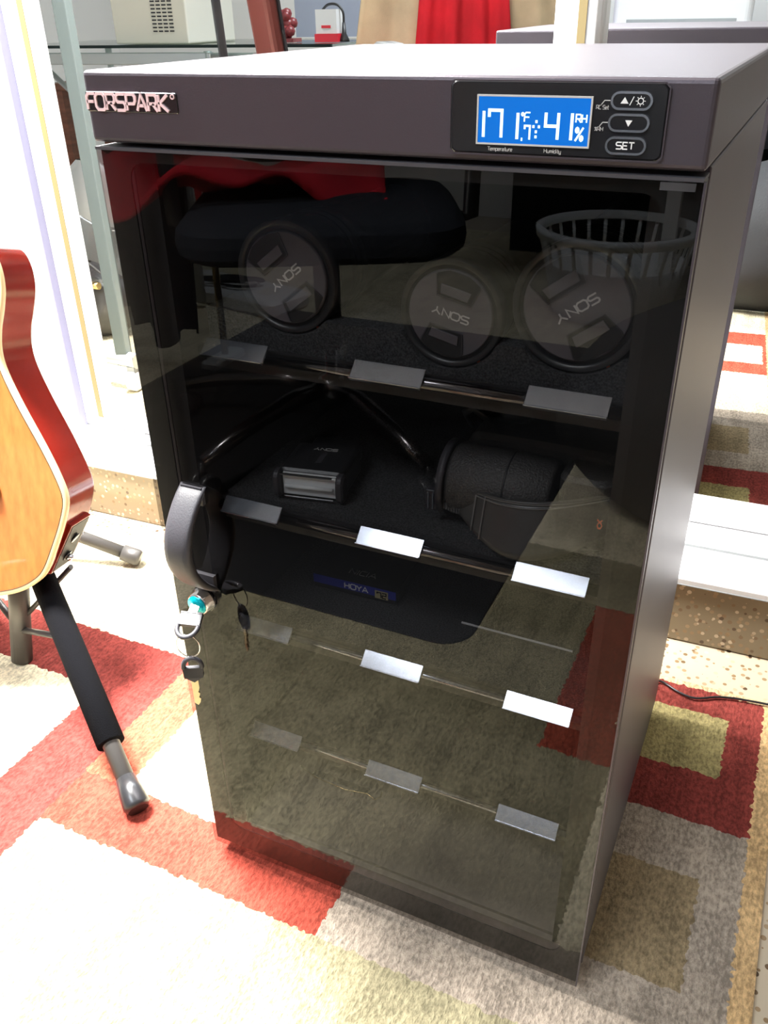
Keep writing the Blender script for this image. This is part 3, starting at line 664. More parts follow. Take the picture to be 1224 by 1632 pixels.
# ------------------------------------------------------------------ filter box on the third shelf
t = thing('filter_box', 'flat blue and black lens filter box on the third shelf', 'box', (0.117, 0.17, 0.2925))
fb = Matrix.Translation((0.117, 0.131, 0.2925)) @ Matrix.Rotation(R(1.5), 4, 'Z')
MB().box(-0.045, 0.045, 0.0, 0.085, 0.0, 0.0150, fb).build('carton', 'black_plastic', t, bevel=0.0005)
MB().box(-0.0452, 0.0452, -0.0004, 0.0, 0.0055, 0.0152, fb).build('blue_band', 'hoya_blue', t)
mb = MB(); letters(mb, 'HOYA', fb @ Vector((-0.010, -0.0005, 0.0072)), fb.to_3x3() @ Vector(X), Zu, 0.0058, 0.0010, sx=1.0); mb.build('lettering', 'print_white', t)
MB().box(0.023, 0.037, -0.0009, -0.0004, 0.0040, 0.0128, fb).build('size_sticker', 'tan_card', t)
mb = MB(); letters(mb, '72', fb @ Vector((0.0255, -0.0010, 0.0055)), fb.to_3x3() @ Vector(X), Zu, 0.0058, 0.0011); mb.build('size_digits', 'panel_black', t)
mb = MB(); letters(mb, 'NICIA', fb @ Vector((-0.012, 0.014, 0.0151)), fb.to_3x3() @ Vector(X), fb.to_3x3() @ Vector((0, 1, 0)), 0.0075, 0.0009, sx=1.0); mb.build('top_lettering', 'print_grey', t)
for x in (-0.0475, 0.0475):
    MB().box(x - .0012, x + .0012, -0.001, 0.002, 0.0, 0.014, fb).build('clear_case_corner', 'clear', t)

tag(MB().box(0.231, 0.338, 0.131, 0.1325, 0.2925, 0.2938).build('metal_strip', 'print_white'), 'thin metal strip, glint painted white, lying on the third shelf', 'strip')  # matte white stands in for the glint along the metal
s1 = thing('clip_strip', 'short silver strip with a bent wire end on the cabinet floor', 'clip', (0.09, 0.113, 0.0385))
MB().box(0.064, 0.135, 0.108, 0.116, 0.0385, 0.0393).build('strip', 'alu', s1)
MB().tube([(0.046, 0.114, 0.0395), (0.070, 0.105, 0.0405), (0.110, 0.103, 0.0402), (0.135, 0.108, 0.0400), (0.146, 0.104, 0.0395), (0.150, 0.110, 0.0395), (0.149, 0.117, 0.0395)], 0.0007, 6).build('wire', 'brass', s1)

# ------------------------------------------------------------------ keys
kx = Matrix.Translation((0.0365, -0.0125, 0.3530)) @ Matrix.Rotation(R(14), 4, 'Z') @ Matrix.Rotation(R(20), 4, 'X')
def key_bow(mb, mt, s=1.0):
    """bow with a rounded end and ring hole, in local x (width) and -y (outwards)"""
    pl = [(-.0085, -.008), (-.0105, -.020)] + [(a, b) for a, b in arc(0, -.022, .0112, .012, 180, 360, 12)] + [(.0105, -.020), (.0085, -.008)]
    hole = arc(0, -.027, .0062, .0040, 180, 540, 16)
    # frame of the bow: outline band plus solid shoulder
    mb.rings([[mt @ Vector((a * s, b * s, z)) for a, b in [(-.0095, -.008), (-.0105, -.021), (.0105, -.021), (.0095, -.008)]] for z in (-.002, .002)], smooth=False)
    mb.tube([mt @ Vector((a * s, b * s, 0)) for a, b in [(-.0092, -.020)] + arc(0, -.022, .0092, .0105, 180, 360, 14) + [(.0092, -.020)]], 0.0022, 10)
t = thing('door_key', 'black plastic-headed key sitting in the cabinet door lock', 'key', (0.0365, -0.02, 0.345), 'keys of the cabinet door')
mb = MB(); key_bow(mb, kx); mb.build('key_bow', 'soft_black', t)
MB().box(-.004, .004, -.010, .002, -.001, .001, kx).build('key_blade', 'key_steel', t)
MB().box(-.0098, .0098, -.0092, -.0082, -.0024, .0024, kx).build('bow_rim', 'soft_black', t)
ringc = kx @ Vector((0.002, -0.031, 0)) + Vector((0.0, 0.0, -0.0105))
rg = MB().tube([ringc + Vector((0.0100 * math.sin(a), 0.003 * math.sin(a), 0.0120 * math.cos(a))) for a in [2 * math.pi * k / 32 for k in range(33)]], 0.0005, 6)
tag(rg.build('key_ring', 'chrome'), 'thin wire ring joining the two door keys', 'key ring')
t2 = thing('door_key', 'spare black-headed key hanging from the wire ring', 'key', ringc + Vector((0, 0, -0.055)), 'keys of the cabinet door')
km = Matrix.Translation(ringc + Vector((0.001, 0.0, 0.017))) @ Matrix.Rotation(R(25), 4, 'Z') @ Matrix.Rotation(R(180), 4, 'Y') @ Matrix.Rotation(R(-90), 4, 'X')
km = Matrix.Translation(ringc + Vector((0.001, 0.0, -0.0410))) @ Matrix.Rotation(R(30), 4, 'Z') @ Matrix.Rotation(R(-90), 4, 'X')
mb = MB(); key_bow(mb, km, 0.85); mb.rings([[km @ Vector((a, b, z)) for a, b in [(-.0085, -.018), (-.0085, -.008), (0, -.002), (.0085, -.008), (.0085, -.018)]] for z in (-.002, .002)], smooth=False)
mb.build('key_bow', 'soft_black', t2)
pl = [(-.003, -.006), (-.003, .022), (0, .025), (.002, .022), (.003, .018), (.0015, .016), (.003, .012), (.0015, .010), (.003, .006), (.003, -.006)]
MB().rings([[km @ Vector((a, b, z)) for a, b in pl] for z in (-.0009, .0009)], smooth=False).build('key_blade', 'key_steel', t2)

# ------------------------------------------------------------------ guitar on its stand
GO = Vector((-0.3128, 0.18, 0.2779)); gn = Vector((0.330, -0.908, 0.259)).normalized(); gu = Vector((0.94, 0.342, 0)).normalized(); gw = gn.cross(gu).normalized()
if gw.z < 0: gw = -gw
CU = -0.165; ROLL = math.tan(R(6.3))
def AX(b, a=0.0): return CU + (b + 0.133) * ROLL + a          # tilted centre line
half = [(-0.165, -0.133), (-0.130, -0.132), (-0.096, -0.127), (-0.070, -0.121), (-0.048, -0.110), (-0.030, -0.093), (-0.013, -0.057), (0.0, -0.024), (0.006, 0.004), (-0.001, 0.032), (-0.017, 0.071), (-0.039, 0.118), (-0.055, 0.158), (-0.060, 0.183), (-0.058, 0.208), (-0.052, 0.232), (-0.048, 0.256), (-0.050, 0.280), (-0.058, 0.298), (-0.070, 0.303), (-0.083, 0.296), (-0.091, 0.280), (-0.094, 0.258)]
left = [(0.0, -0.133), (0.045, -0.131), (0.090, -0.120), (0.130, -0.092), (0.150, -0.050), (0.155, 0.0), (0.148, 0.045), (0.128, 0.090), (0.105, 0.130), (0.096, 0.165), (0.098, 0.200), (0.108, 0.235), (0.112, 0.270), (0.100, 0.305), (0.070, 0.322), (0.030, 0.326)]
def smooth_line(pts, k=4):
    out = []
    for i in range(len(pts) - 1):
        p0, p1, p2, p3 = pts[max(i - 1, 0)], pts[i], pts[i + 1], pts[min(i + 2, len(pts) - 1)]
        for j in range(k):
            t_ = j / k
            out.append(tuple(0.5 * ((2 * p1[a]) + (-p0[a] + p2[a]) * t_ + (2 * p0[a] - 5 * p1[a] + 4 * p2[a] - p3[a]) * t_ ** 2 + (-p0[a] + 3 * p1[a] - 3 * p2[a] + p3[a]) * t_ ** 3) for a in range(2)))
    out.append(pts[-1]); return out
hs = smooth_line(half, 4)
outline = hs + [(AX(b) - a * 1.0, b) for a, b in smooth_line(left, 4)[::-1]][:-1]
GP = lambda a, b, d: GO + gu * a + gw * b + gn * d
def inset(pts, e):
    res = []; n = len(pts)
    for i in range(n):
        a = Vector(pts[i - 2]); b = Vector(pts[(i + 2) % n]); d = (b - a); d = d.normalized() if d.length else Vector((1, 0))
        res.append((pts[i][0] - d.y * e, pts[i][1] + d.x * e))
    return res
t = thing('acoustic_guitar', 'orange-topped acoustic guitar with dark red gloss sides on a stand', 'guitar', GP(CU, -0.133, -0.04))
GD = 0.084
ins1 = inset(outline, 0.005)
gb = MB()
gb.rings([[GP(a, b, -0.0005) for a, b in ins1], [GP(a, b, -0.0008) for a, b in outline], [GP(a, b, -0.004) for a, b in outline], [GP(a, b, -GD + .006) for a, b in outline], [GP(a, b, -GD + .0035) for a, b in outline], [GP(a, b, -GD + .001) for a, b in inset(outline, 0.002)], [GP(a, b, -GD) for a, b in ins1]])
body = gb.build('body', 'rim', t)
MB().rings([[GP(a, b, 0.0) for a, b in inset(outline, 0.0035)], [GP(a, b, 0.0012) for a, b in inset(outline, 0.0045)]], smooth=False).build('soundboard', 'spruce', t)
# binding: cream band round the edge
mb = MB(); i2 = inset(outline, 0.0048); o2 = inset(outline, -0.0006); n = len(outline)
mb.rings([[GP(a, b, -0.006) for a, b in o2], [GP(a, b, 0.0010) for a, b in o2], [GP(a, b, 0.0022) for a, b in inset(outline, 0.001)], [GP(a, b, 0.0018) for a, b in i2]], caps=False)
mb.build('binding', 'binding', t)
mb = MB(); i3, i4 = inset(outline, 0.0049), inset(outline, 0.0056)
mb.rings([[GP(a, b, 0.0012) for a, b in i3], [GP(a, b, 0.0021) for a, b in i3], [GP(a, b, 0.0021) for a, b in i4], [GP(a, b, 0.0012) for a, b in i4]], caps=False); mb.build('purfling', 'black_plastic', t)
# sound hole, bridge, strings, neck (beyond the picture's edge)
q0 = AX(.15)
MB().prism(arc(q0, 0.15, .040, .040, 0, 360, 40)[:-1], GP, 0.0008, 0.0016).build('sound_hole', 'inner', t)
MB().ribbon(arc(q0, 0.15, .047, .047, 0, 360, 40), 0.007, GP, 0.0011, 0.0018).build('rosette', 'binding', t)
MB().prism([(AX(b, a), b) for a, b in ((-.07, .002), (.07, .002), (.07, .018), (.03, .026), (-.03, .026), (-.07, .018))], GP, 0.001, 0.008).build('bridge', 'black_plastic', t, bevel=0.0015)
MB().prism([(AX(b, a), b) for a, b in ((-.028, .25), (.028, .25), (.026, .66), (-.026, .66))], GP, -0.024, 0.004).build('neck', 'neck_wood', t, bevel=0.008)
MB().prism([(AX(b, a), b) for a, b in ((-.028, .195), (.028, .195), (.026, .66), (-.026, .66))], GP, 0.004, 0.009).build('fingerboard', 'black_plastic', t)
MB().prism([(AX(b, a), b) for a, b in ((-.026, .66), (.026, .66), (.037, .70), (.035, .82), (0, .835), (-.035, .82), (-.037, .70))], GP, -0.010, 0.004).build('headstock', 'rim', t, bevel=0.002)
for k in range(6):
    a = -.019 + .0076 * k
    MB().tube([GP(AX(.014, a * 1.3), .014, .0095), GP(AX(.66, a), .66, .012)], 0.0006, 6).build('string', 'brass', t)
    zz = .70 + .04 * (k // 2); sg = 1 if k % 2 else -1
    MB().tube([GP(AX(zz, sg * .030), zz, -.004), GP(AX(zz, sg * .055), zz, -.004)], [0.003, 0.007], 10).build('tuning_peg', 'chrome', t)
# jack plate on the lower side
def rim_frame(b0, b1):
    pts = [p for p in hs if b0 <= p[1] <= b1]; return pts
pa, pb = Vector((-0.0025, -0.036)), Vector((-0.0345, -0.097))
dd = (pb - pa).normalized(); nn2 = Vector((-dd.y, dd.x)) * -1
if nn2.x < 0: nn2 = -nn2
def SP(s_, d, h):     # s_ along the side downwards, d into the depth, h outwards
    q = pa + dd * s_ + nn2 * h; return GP(q.x, q.y, -d)
ln = (pb - pa).length
sb = MB().rings([[SP(a, b, h) for a, b in ((-.003, .014), (ln + .003, .014), (ln + .003, .072), (-.003, .072))] for h in (-.003, .0040)], smooth=False).build('jack_plate_rim', 'rim', t, bevel=0.001)
MB().rings([[SP(a, b, h) for a, b in ((0, .018), (ln, .018), (ln, .068), (0, .068))] for h in (-.001, .0046)], smooth=False).build('jack_plate', 'plate_grey', t)
for a, rr_ in ((ln * .36, .0085), (ln * .76, .0085)):
    c0 = SP(a, .043, .0045); ax = (SP(a, .043, .01) - c0).normalized(); e1 = (SP(a + .01, .043, .002) - c0).normalized(); e2 = ax.cross(e1)
    MB().rings([[c0 + ax * h + r_ * (math.cos(q) * e1 + math.sin(q) * e2) for q in [2 * math.pi * k / 20 for k in range(20)]] for r_, h in ((rr_, 0), (rr_, .0015), (rr_ * .8, .002))]).build('socket', 'panel_black', t)
MB().rings([[c0 + ax * h + r_ * (math.cos(q) * e1 + math.sin(q) * e2) for q in [2 * math.pi * k / 20 for k in range(20)]] for r_, h in ((.0050, 0), (.0050, .009), (.0028, .009), (.0028, .003))]).build('jack', 'chrome', t)
# strap hanging from the headstock behind the guitar
mb = MB(); mb.tube([GP(AX(.83,-.045), .83, -.05), GP(AX(.6,-.046), .6, -.07), GP(AX(.42,-.05), .42, -.085), GP(AX(.25,-.06), .25, -.10), GP(AX(.05,-.06), .05, -.10)], 0.016, 8, flat=0.18)
tag(mb.build('guitar_strap', 'black_cloth'), 'black strap hanging behind the guitar neck, seen in the mirror', 'strap')

# stand
st = thing('guitar_stand', 'folding guitar stand with grey tube legs and black foam sleeve', 'guitar stand', (-0.36, 0.18, 0))
footA = Vector((-0.1100, 0.0050, 0.012)); topA = Vector((-0.392, 0.185, 0.150))
# the sleeved leg
dA = (topA - footA)
MB().tube([footA + dA * .04, footA + dA * 1.0], 0.0105, 18).build('leg', 'tube_grey', st)
MB().tube([footA + dA * .235, footA + dA * .238, footA + dA * .97, footA + dA * .972], [0.014, 0.0168, 0.0168, 0.014], 20).build('foam_sleeve', 'foam_sleeve', st)
MB().tube([footA - dA.normalized() * .004, footA + dA * .004, footA + dA * .05, footA + dA * .105], [0.012, 0.0158, 0.0145, 0.0115], 18).build('rubber_foot', 'rubber', st)
footB = Vector((-0.4430, 0.4240, 0.013)); topB = Vector((-0.560, 0.385, 0.062))
dB = topB - footB
MB().tube([footB + dB * .1, footB + dB * 1.9], 0.0105, 18).build('leg', 'tube_grey', st)
MB().tube([footB - dB.normalized() * .002, footB + dB * .02, footB + dB * .22], [0.012, 0.0142, 0.0135], 18).build('rubber_foot', 'tube_grey', st)
MB().tube([footB + dB * .72 + Vector((0, 0, .0100)), footB + dB * .72 + Vector((0.001, -0.003, .0112))], 0.0028, 10).build('rivet', 'chrome', st)
footC = Vector((-0.4400, 0.1560, 0.0)); topC = Vector((-0.4330, 0.190, 0.17))
MB().tube([footC + Vector((0, 0, .002)), topC], 0.0145, 18).build('leg', 'tube_grey', st)
for a, b in (((-0.640, 0.26, 0.045), (-0.440, 0.165, 0.055)), ((-0.440, 0.165, 0.050), (-0.335, 0.145, 0.085)), ((-0.435, 0.17, 0.065), (-0.36, 0.21, 0.15))):
    MB().tube([a, b], 0.0052, 10, flat=.7).build('brace', 'tube_grey', st)
MB().tube([(-0.560, 0.185, 0.135), (-0.425, 0.235, 0.135)], 0.011, 14).build('cradle_bar', 'tube_grey', st)
for x, y in ((-0.545, 0.190), (-0.440, 0.230)):
    p = Vector((x, y, 0.135)); MB().tube([p, p + Vector((0.02, -0.055, -0.004))], 0.009, 12).build('cradle_arm', 'foam_sleeve', st)
MB().tube([(-0.47, 0.20, 0.15), (-0.535, 0.335, 0.62)], 0.0105, 14).build('upright', 'tube_grey', st)

# ------------------------------------------------------------------ power cord behind the cabinet
pts = [(0.372, 0.425, 0.30), (0.374, 0.440, 0.15), (0.378, 0.455, 0.050), (0.388, 0.468, 0.010), (0.402, 0.474, 0.0035), (0.425, 0.462, 0.0035), (0.447, 0.459, 0.0035), (0.475, 0.474, 0.0035), (0.51, 0.482, 0.0035), (0.56, 0.486, 0.0035), (0.62, 0.490, -0.004), (0.75, 0.50, -0.005)]
def spl(p, k=5):
    out = []
    for i in range(len(p) - 1):
        a, b, c, d = [Vector(p[max(0, min(len(p) - 1, j))]) for j in (i - 1, i, i + 1, i + 2)]
        for j in range(k):
            s_ = j / k; out.append(0.5 * (2 * b + (c - a) * s_ + (2 * a - 5 * b + 4 * c - d) * s_ ** 2 + (3 * b - a - 3 * c + d) * s_ ** 3))
    out.append(Vector(p[-1])); return out
tag(MB().tube(spl(pts), 0.0016, 8).build('power_cord', 'black_plastic'), 'thin black power cord trailing right from behind the cabinet', 'cord')

# ------------------------------------------------------------------ the room in front of the mirrors (seen in the mirrors and the door glass)
o = MB().rbox(-0.95, 0.131, -1.75, -0.43, 0.0, 0.0022, 0.05, 'z').build('chair_mat', 'mat_black')
tag(o, 'black floor mat under the office chair, reflected in the door', 'floor mat')
# office chair
hub = Vector((-0.384, -1.01, 0))
t = thing('office_chair', 'black office chair with chrome star base facing the cabinet', 'office chair', hub)
for k, ang in enumerate((105, 175, 33, 247, 320)):
    d = Vector((math.cos(R(ang)), math.sin(R(ang)), 0)); e = hub + d * 0.36
    MB().tube([hub + Vector((0, 0, .115)) + d * .02, hub + Vector((0, 0, .118)) + d * .12, hub + Vector((0, 0, .100)) + d * .25, e + Vector((0, 0, .072))], [0.020, 0.018, 0.016, 0.013], 12).build('base_arm', 'dark_chrome', t)
    side = Vector((-d.y, d.x, 0))
    cs = MB()
    for s_ in (-1, 1):
        c = e + side * .014 * s_ + Vector((0, 0, .0272))
        cs.rings([[c + side * h + r_ * (math.cos(q) * d + math.sin(q) * Vector((0, 0, 1))) for q in [2 * math.pi * j / 18 for j in range(18)]] for r_, h in ((.020, -.009), (.0245, -.006), (.0245, .006), (.020, .009))])
    cs.tube([e + Vector((0, 0, .03)), e + Vector((0, 0, .075))], .006, 8)
    cs.build('caster', 'black_plastic', t)
CR = Matrix.Translation(hub) @ Matrix.Rotation(R(-27), 4, 'Z'); CP = lambda *p: CR @ Vector(p)
MB().lathe([(.030, .09), (.034, .10), (.034, .125), (.026, .14), (.014, .142), (.014, .40)], hub, 'z', 24).build('gas_lift', 'chrome', t)
MB().lathe([(.026, .20), (.026, .40)], hub, 'z', 24).build('lift_cover', 'black_plastic', t)
mb = MB(); mb.rbox(-.26, .26, -.25, .25, .41, .50, .10, 'z', CR); mb.build('seat', 'navy_fabric', t, sub=1)
mb = MB(); mb.rbox(-.23, .23, -.30, -.25, .52, 1.08, .09, 'y', CR); mb.build('backrest', 'black_cloth', t)
MB().tube([CP(0, -.1, .40), CP(0, -.30, .42), CP(0, -.31, .60)], .02, 10, flat=.5).build('back_bracket', 'black_plastic', t)
for s_ in (-1, 1):
    ar = MB().tube([CP(s_ * .20, .02, .44), CP(s_ * .28, .02, .46), CP(s_ * .285, .02, .685)], .016, 10).build('arm_post', 'black_plastic', t)
    MB().rbox(s_ * .285 - .035, s_ * .285 + .035, -.14, .13, .682, .712, .03, 'z', CR).build('arm_pad', 'grey_plastic', t)
# clothes draped on the chair
def drape(x0, x1, ztop, zf, zb, yf, yb, amp, seed, wid=0.0):
    def fn(u, v):
        L1, L2 = ztop - zf, ztop - zb; s_ = v * (L1 + L2 + .09)
        x = x0 + (x1 - x0) * u
        w = amp * (math.sin(u * 23 + seed) + .6 * math.sin(u * 41 + seed * 2)) * .5
        edge = .03 * math.sin(u * 9 + seed) + .02 * math.sin(u * 21 + seed)
        if s_ < L1: return (x + (x - (x0 + x1) / 2) * wid * (1 - s_ / L1), yf + w, zf + s_ + edge * (1 - s_ / L1))
        if s_ < L1 + .09:
            a = (s_ - L1) / .09 * math.pi; r_ = (yf - yb) / 2
            return (x, yb + r_ + r_ * math.cos(a) + w * .3, ztop + .02 * math.sin(a))
        return (x, yb + w, ztop - (s_ - L1 - .09))
    return lambda u, v: CRT @ Vector(fn(u, v))
CRT = Matrix.Translation(hub) @ Matrix.Rotation(R(-27), 4, 'Z') @ Matrix.Translation(-hub)
c = hub
tag(MB().sheet(48, 26, drape(c.x - .30, c.x + .27, 1.10, .62, .55, c.y - .225, c.y - .33, .018, 2, .25), .004).build('beige_jacket', 'beige_cloth'), 'beige jacket spread over the back of the office chair', 'jacket')
tag(MB().sheet(48, 26, drape(c.x - .135, c.x + .085, 1.125, .60, .75, c.y - .200, c.y - .35, .012, 5, .5), .003).build('red_shirt', 'red_cloth'), 'red shirt hanging over the beige jacket on the chair back', 'shirt')
def pile(u, v):
    return CRT @ Vector(pile_(u, v))
def pile_(u, v):
    x = c.x - .50 + .62 * u; y = c.y - .22 + .28 * v
    return (x, y, .515 + .035 * math.sin(u * 7 + 1) * math.sin(v * 5) + .02 * math.sin(u * 19 + v * 7) + .03 * (1 - abs(2 * v - 1)) + .004)
tag(MB().sheet(36, 18, pile, .012).build('folded_red_shirt', 'red_cloth'), 'crumpled red shirt lying on the seat of the office chair', 'shirt')
# clothes hanging left of the chair
def hang(x0, x1, y, z0, z1, amp, seed, taper=0.0):
    def fn(u, v):
        k = 1 - taper * (1 - v)
        xm = (x0 + x1) / 2; x = xm + (x0 - xm + (x1 - x0) * u) * k
        return (x, y + amp * math.sin(u * 17 + seed) * (1 - .4 * v) + amp * .5 * math.sin(u * 37 + v * 3), z0 + (z1 - z0) * v + .03 * math.sin(u * 8 + seed) * (1 - v))
    return fn
rk = thing('clothes_rack', 'metal clothes rack beside the office chair, mirrored left of the cabinet', 'clothes rack', (-1.0, -1.3, 0))
MB().tube([(-1.30, -1.28, .66), (-0.74, -1.28, .66)], .011, 12).build('rail', 'chrome', rk)
for x in (-1.30, -0.862):
    MB().tube([(x, -1.30, .02), (x, -1.30, .655)], .009, 12).build('upright', 'brass' if x > -1 else 'chrome', rk)
    MB().rbox(x - .025, x + .025, -1.36, -1.22, 0.0, .020, .01, 'z').build('foot', 'grey_plastic', rk)
tag(MB().sheet(40, 20, hang(-1.12, -0.86, -1.24, .07, .64, .016, 1, .35), .006).build('black_trousers', 'black_cloth'), 'black trousers hanging from the clothes rack', 'trousers')
tag(MB().sheet(40, 12, hang(-0.98, -0.80, -1.205, .45, .645, .016, 3), .006).build('hanging_red_shirt', 'red_cloth'), 'red shirt hanging in front of the black trousers', 'shirt')
tag(MB().sheet(40, 20, hang(-1.50, -1.05, -1.345, .12, .645, .02, 6), .006).build('khaki_coat', 'khaki_cloth'), 'khaki coat hanging behind the black trousers', 'coat')
# power strip with coiled cords
ps = thing('power_strip', 'white power strip with black cords on the rug', 'power strip', (-1.16, -1.80, 0))
pm = Matrix.Translation((-1.14, -1.78, 0)) @ Matrix.Rotation(R(12), 4, 'Z')
MB().rbox(-.24, .24, -.09, .09, 0.0, .05, .03, 'z', pm).build('housing', 'white_plastic', ps)
for k in range(4): MB().rbox(-.19 + k * .1, -.13 + k * .1, -.03, .03, .049, .052, .01, 'z', pm).build('outlet', 'cream_plastic', ps)
for k in range(3): MB().tube([pm @ Vector((.10 + .09 * math.cos(a * 1.0 + k) - .1, .05 * math.sin(a) + .01 * k, .062 + .006 * k)) for a in [2 * math.pi * j / 24 * .9 for j in range(25)]], .0045, 8).build('cord', 'black_plastic', ps)
# laundry basket beneath the dark desk
bk = thing('laundry_basket', 'white slotted plastic laundry basket under the dark desk', 'basket', (-0.03, -2.1, 0))
bc = Vector((-0.03, -2.12, 0))
MB().lathe([(.17, .0), (.175, .01), (.205, .15), (.200, .15), (.168, .012)], bc, 'z', 40, caps=False).build('tub', 'white_plastic', bk)
MB().lathe([(.215, .222), (.232, .222), (.236, .245), (.215, .248), (.215, .222)], bc, 'z', 40, caps=False).build('rim', 'white_plastic', bk)
for k in range(26):
    a = 2 * math.pi * k / 26; d = Vector((math.cos(a), math.sin(a), 0))
    if k == 0:
        sl = MB().tube([bc + d * .203 + Vector((0, 0, .15)), bc + d * .222 + Vector((0, 0, .225))], .006, 8, flat=.6).build('slat', 'white_plastic', bk); base = sl.location.copy()
    else:
        s2 = sl.copy(); COL.objects.link(s2); s2.parent = bk
        rel = Matrix.Rotation(a, 4, 'Z'); p = bc - bk.location
        s2.location = rel @ (base - p) + p; s2.rotation_euler = (0, 0, a)
# dark desk at the front wall
dk = thing('dark_desk', 'long dark-edged desk with white legs at the far wall, mirrored', 'desk', (0.4, -2.5, 0))
MB().box(-0.55, 1.6, -2.95, -2.20, 0.615, 0.642).build('desk_top', 'dark_green', dk, bevel=.003)
MB().box(-0.55, 1.6, -2.95, -2.205, 0.643, 0.648).build('desk_liner', 'white_plastic', dk)
for x, y in ((0.10, -2.24), (1.5, -2.24), (-.50, -2.9), (1.5, -2.9)): MB().box(x - .02, x + .02, y - .02, y + .02, 0, .614).build('leg', 'white_metal', dk)
MB().box(-0.50, 1.5, -2.62, -2.60, 0.03, .614).build('underdesk_shade_panel', 'navy_fabric', dk)  # added dark sheet in place of the shade under the desk
# glass computer desk on the left
gd = thing('glass_desk', 'glass-topped desk with silver metal frame, mirrored left of the cabinet', 'desk', (-1.7, -1.9, 0))
MB().box(-2.75, -1.14, -2.35, -1.62, 0.676, 0.684).build('glass_top', 'desk_glass', gd)
MB().box(-2.75, -1.14, -1.623, -1.612, 0.674, 0.685).build('glass_edge', 'dark_green', gd)
MB().box(-2.70, -1.70, -1.69, -1.655, 0.610, 0.655).build('front_rail', 'desk_metal', gd, bevel=.003)
MB().tube([(-1.70, -1.67, .640), (-1.20, -1.67, .640)], .014, 12).build('front_tube', 'desk_metal', gd)
for x in (-2.66, -1.72, -1.20):
    MB().tube([(x, -1.67, .02), (x, -1.67, .66)], .016, 12).build('leg', 'desk_metal', gd)
    MB().tube([(x, -2.30, .02), (x, -2.30, .66)], .016, 12).build('leg', 'desk_metal', gd)
for a, b in (((-2.60, -1.70, .62), (-2.05, -1.70, .15)), ((-1.75, -2.2, .62), (-1.75, -1.7, .1))): MB().tube([a, b], .012, 10).build('brace', 'desk_metal', gd)
# things on the glass desk
tw = thing('computer_tower', 'cream computer tower with rows of vent slots on the glass desk', 'computer', (-1.95, -1.85, .684))
MB().box(-2.18, -1.82, -2.1, -1.70, .686, 1.12).build('housing', 'cream_plastic', tw, bevel=.006)
for r_ in range(14):
    for k in range(4):
        if r_ == 0 and k == 0:
            vt = MB().box(-1.985, -1.965, -1.7005, -1.698, .730, .7355).build('vent_slot', 'black_plastic', tw); b0 = vt.location.copy()
        else:
            v2 = vt.copy(); COL.objects.link(v2); v2.parent = tw; v2.location = b0 + Vector((k * .027, 0, r_ * .0135))
cd = thing('carved_ornament', 'maroon carved ornament on the glass desk', 'ornament', (-1.42, -1.80, .684))
mb = MB()
for k in range(16):
    p = Vector((-1.42 + random.uniform(-.04, .04), -1.80 + random.uniform(-.025, .025), .705 + random.uniform(0, .085)))
    mb.lathe([(.004, -.02), (.017, -.014), (.022, 0), (.017, .014), (.004, .02)], p, 'z', 10)
mb.build('carving', 'maroon', cd); MB().box(-1.47, -1.37, -1.84, -1.76, .686, .700).build('plinth', 'maroon', cd)
rb = thing('red_box', 'small white and red box beside the desk lamp', 'box', (-1.22, -1.80, .684))
MB().box(-1.275, -1.175, -1.84, -1.76, .686, .715).build('base', 'red_gloss', rb); MB().box(-1.27, -1.18, -1.835, -1.765, .716, .80).build('carton', 'white_plastic', rb)
MB().box(-1.245, -1.205, -1.7645, -1.7635, .735, .745).build('label_mark', 'red_gloss', rb)
dl = thing('gooseneck_stand', 'small black gooseneck stand at the end of the glass desk', 'stand', (-1.16, -1.80, .684))
MB().lathe([(.022, .002), (.020, .012), (.010, .03), (.006, .07)], (-1.163, -1.80, .684), 'z', 16).tube(spl([(-1.163, -1.8, .75), (-1.165, -1.8, .79), (-1.19, -1.8, .815), (-1.23, -1.8, .815), (-1.26, -1.8, .79)]), .005, 8).build('arm', 'black_plastic', dl)
tag(MB().box(-1.62, -1.30, -2.34, -2.32, .69, 1.1).build('blue_board', 'blue_grey'), 'blue-grey board leaning at the back of the glass desk', 'board')
# brown wooden cabinet under the glass desk
wc = thing('wooden_stand', 'reddish brown wooden stand under the glass desk', 'stand', (-2.25, -1.9, 0))
MB().box(-2.62, -1.90, -2.15, -1.74, .50, .53).build('top', 'wood_brown', wc, bevel=.004)
for x, y in ((-2.58, -1.78), (-1.94, -1.78), (-2.58, -2.11), (-1.94, -2.11)): MB().box(x - .03, x + .03, y - .03, y + .03, 0, .50).build('leg', 'wood_brown', wc)
# near frame with casters: grey post, foot bar
nf = thing('rolling_stand', 'pale grey metal stand on casters, mirrored left of the cabinet', 'stand', (-0.99, 0.20, 0))
MB().box(-0.957, -0.925, 0.188, 0.212, 0.06, 1.25).build('post', 'post_grey', nf, bevel=.002)
MB().tube([(-1.30, 0.155, .075), (-0.90, 0.205, .075)], .019, 12).build('foot_bar', 'desk_metal', nf)
for p in ((-0.915, .21), (-1.08, .18), (-1.27, .16)):
    MB().rings([[Vector((p[0] + h, p[1] + r_ * math.cos(q), .027 + r_ * math.sin(q))) for q in [2 * math.pi * j / 18 for j in range(18)]] for r_, h in ((.020, -.014), (.026, -.009), (.026, .009), (.020, .014))]).build('caster', 'white_plastic', nf)
    MB().box(p[0] - .012, p[0] + .012, p[1] - .008, p[1] + .008, .03, .062).build('caster_fork', 'grey_plastic', nf)
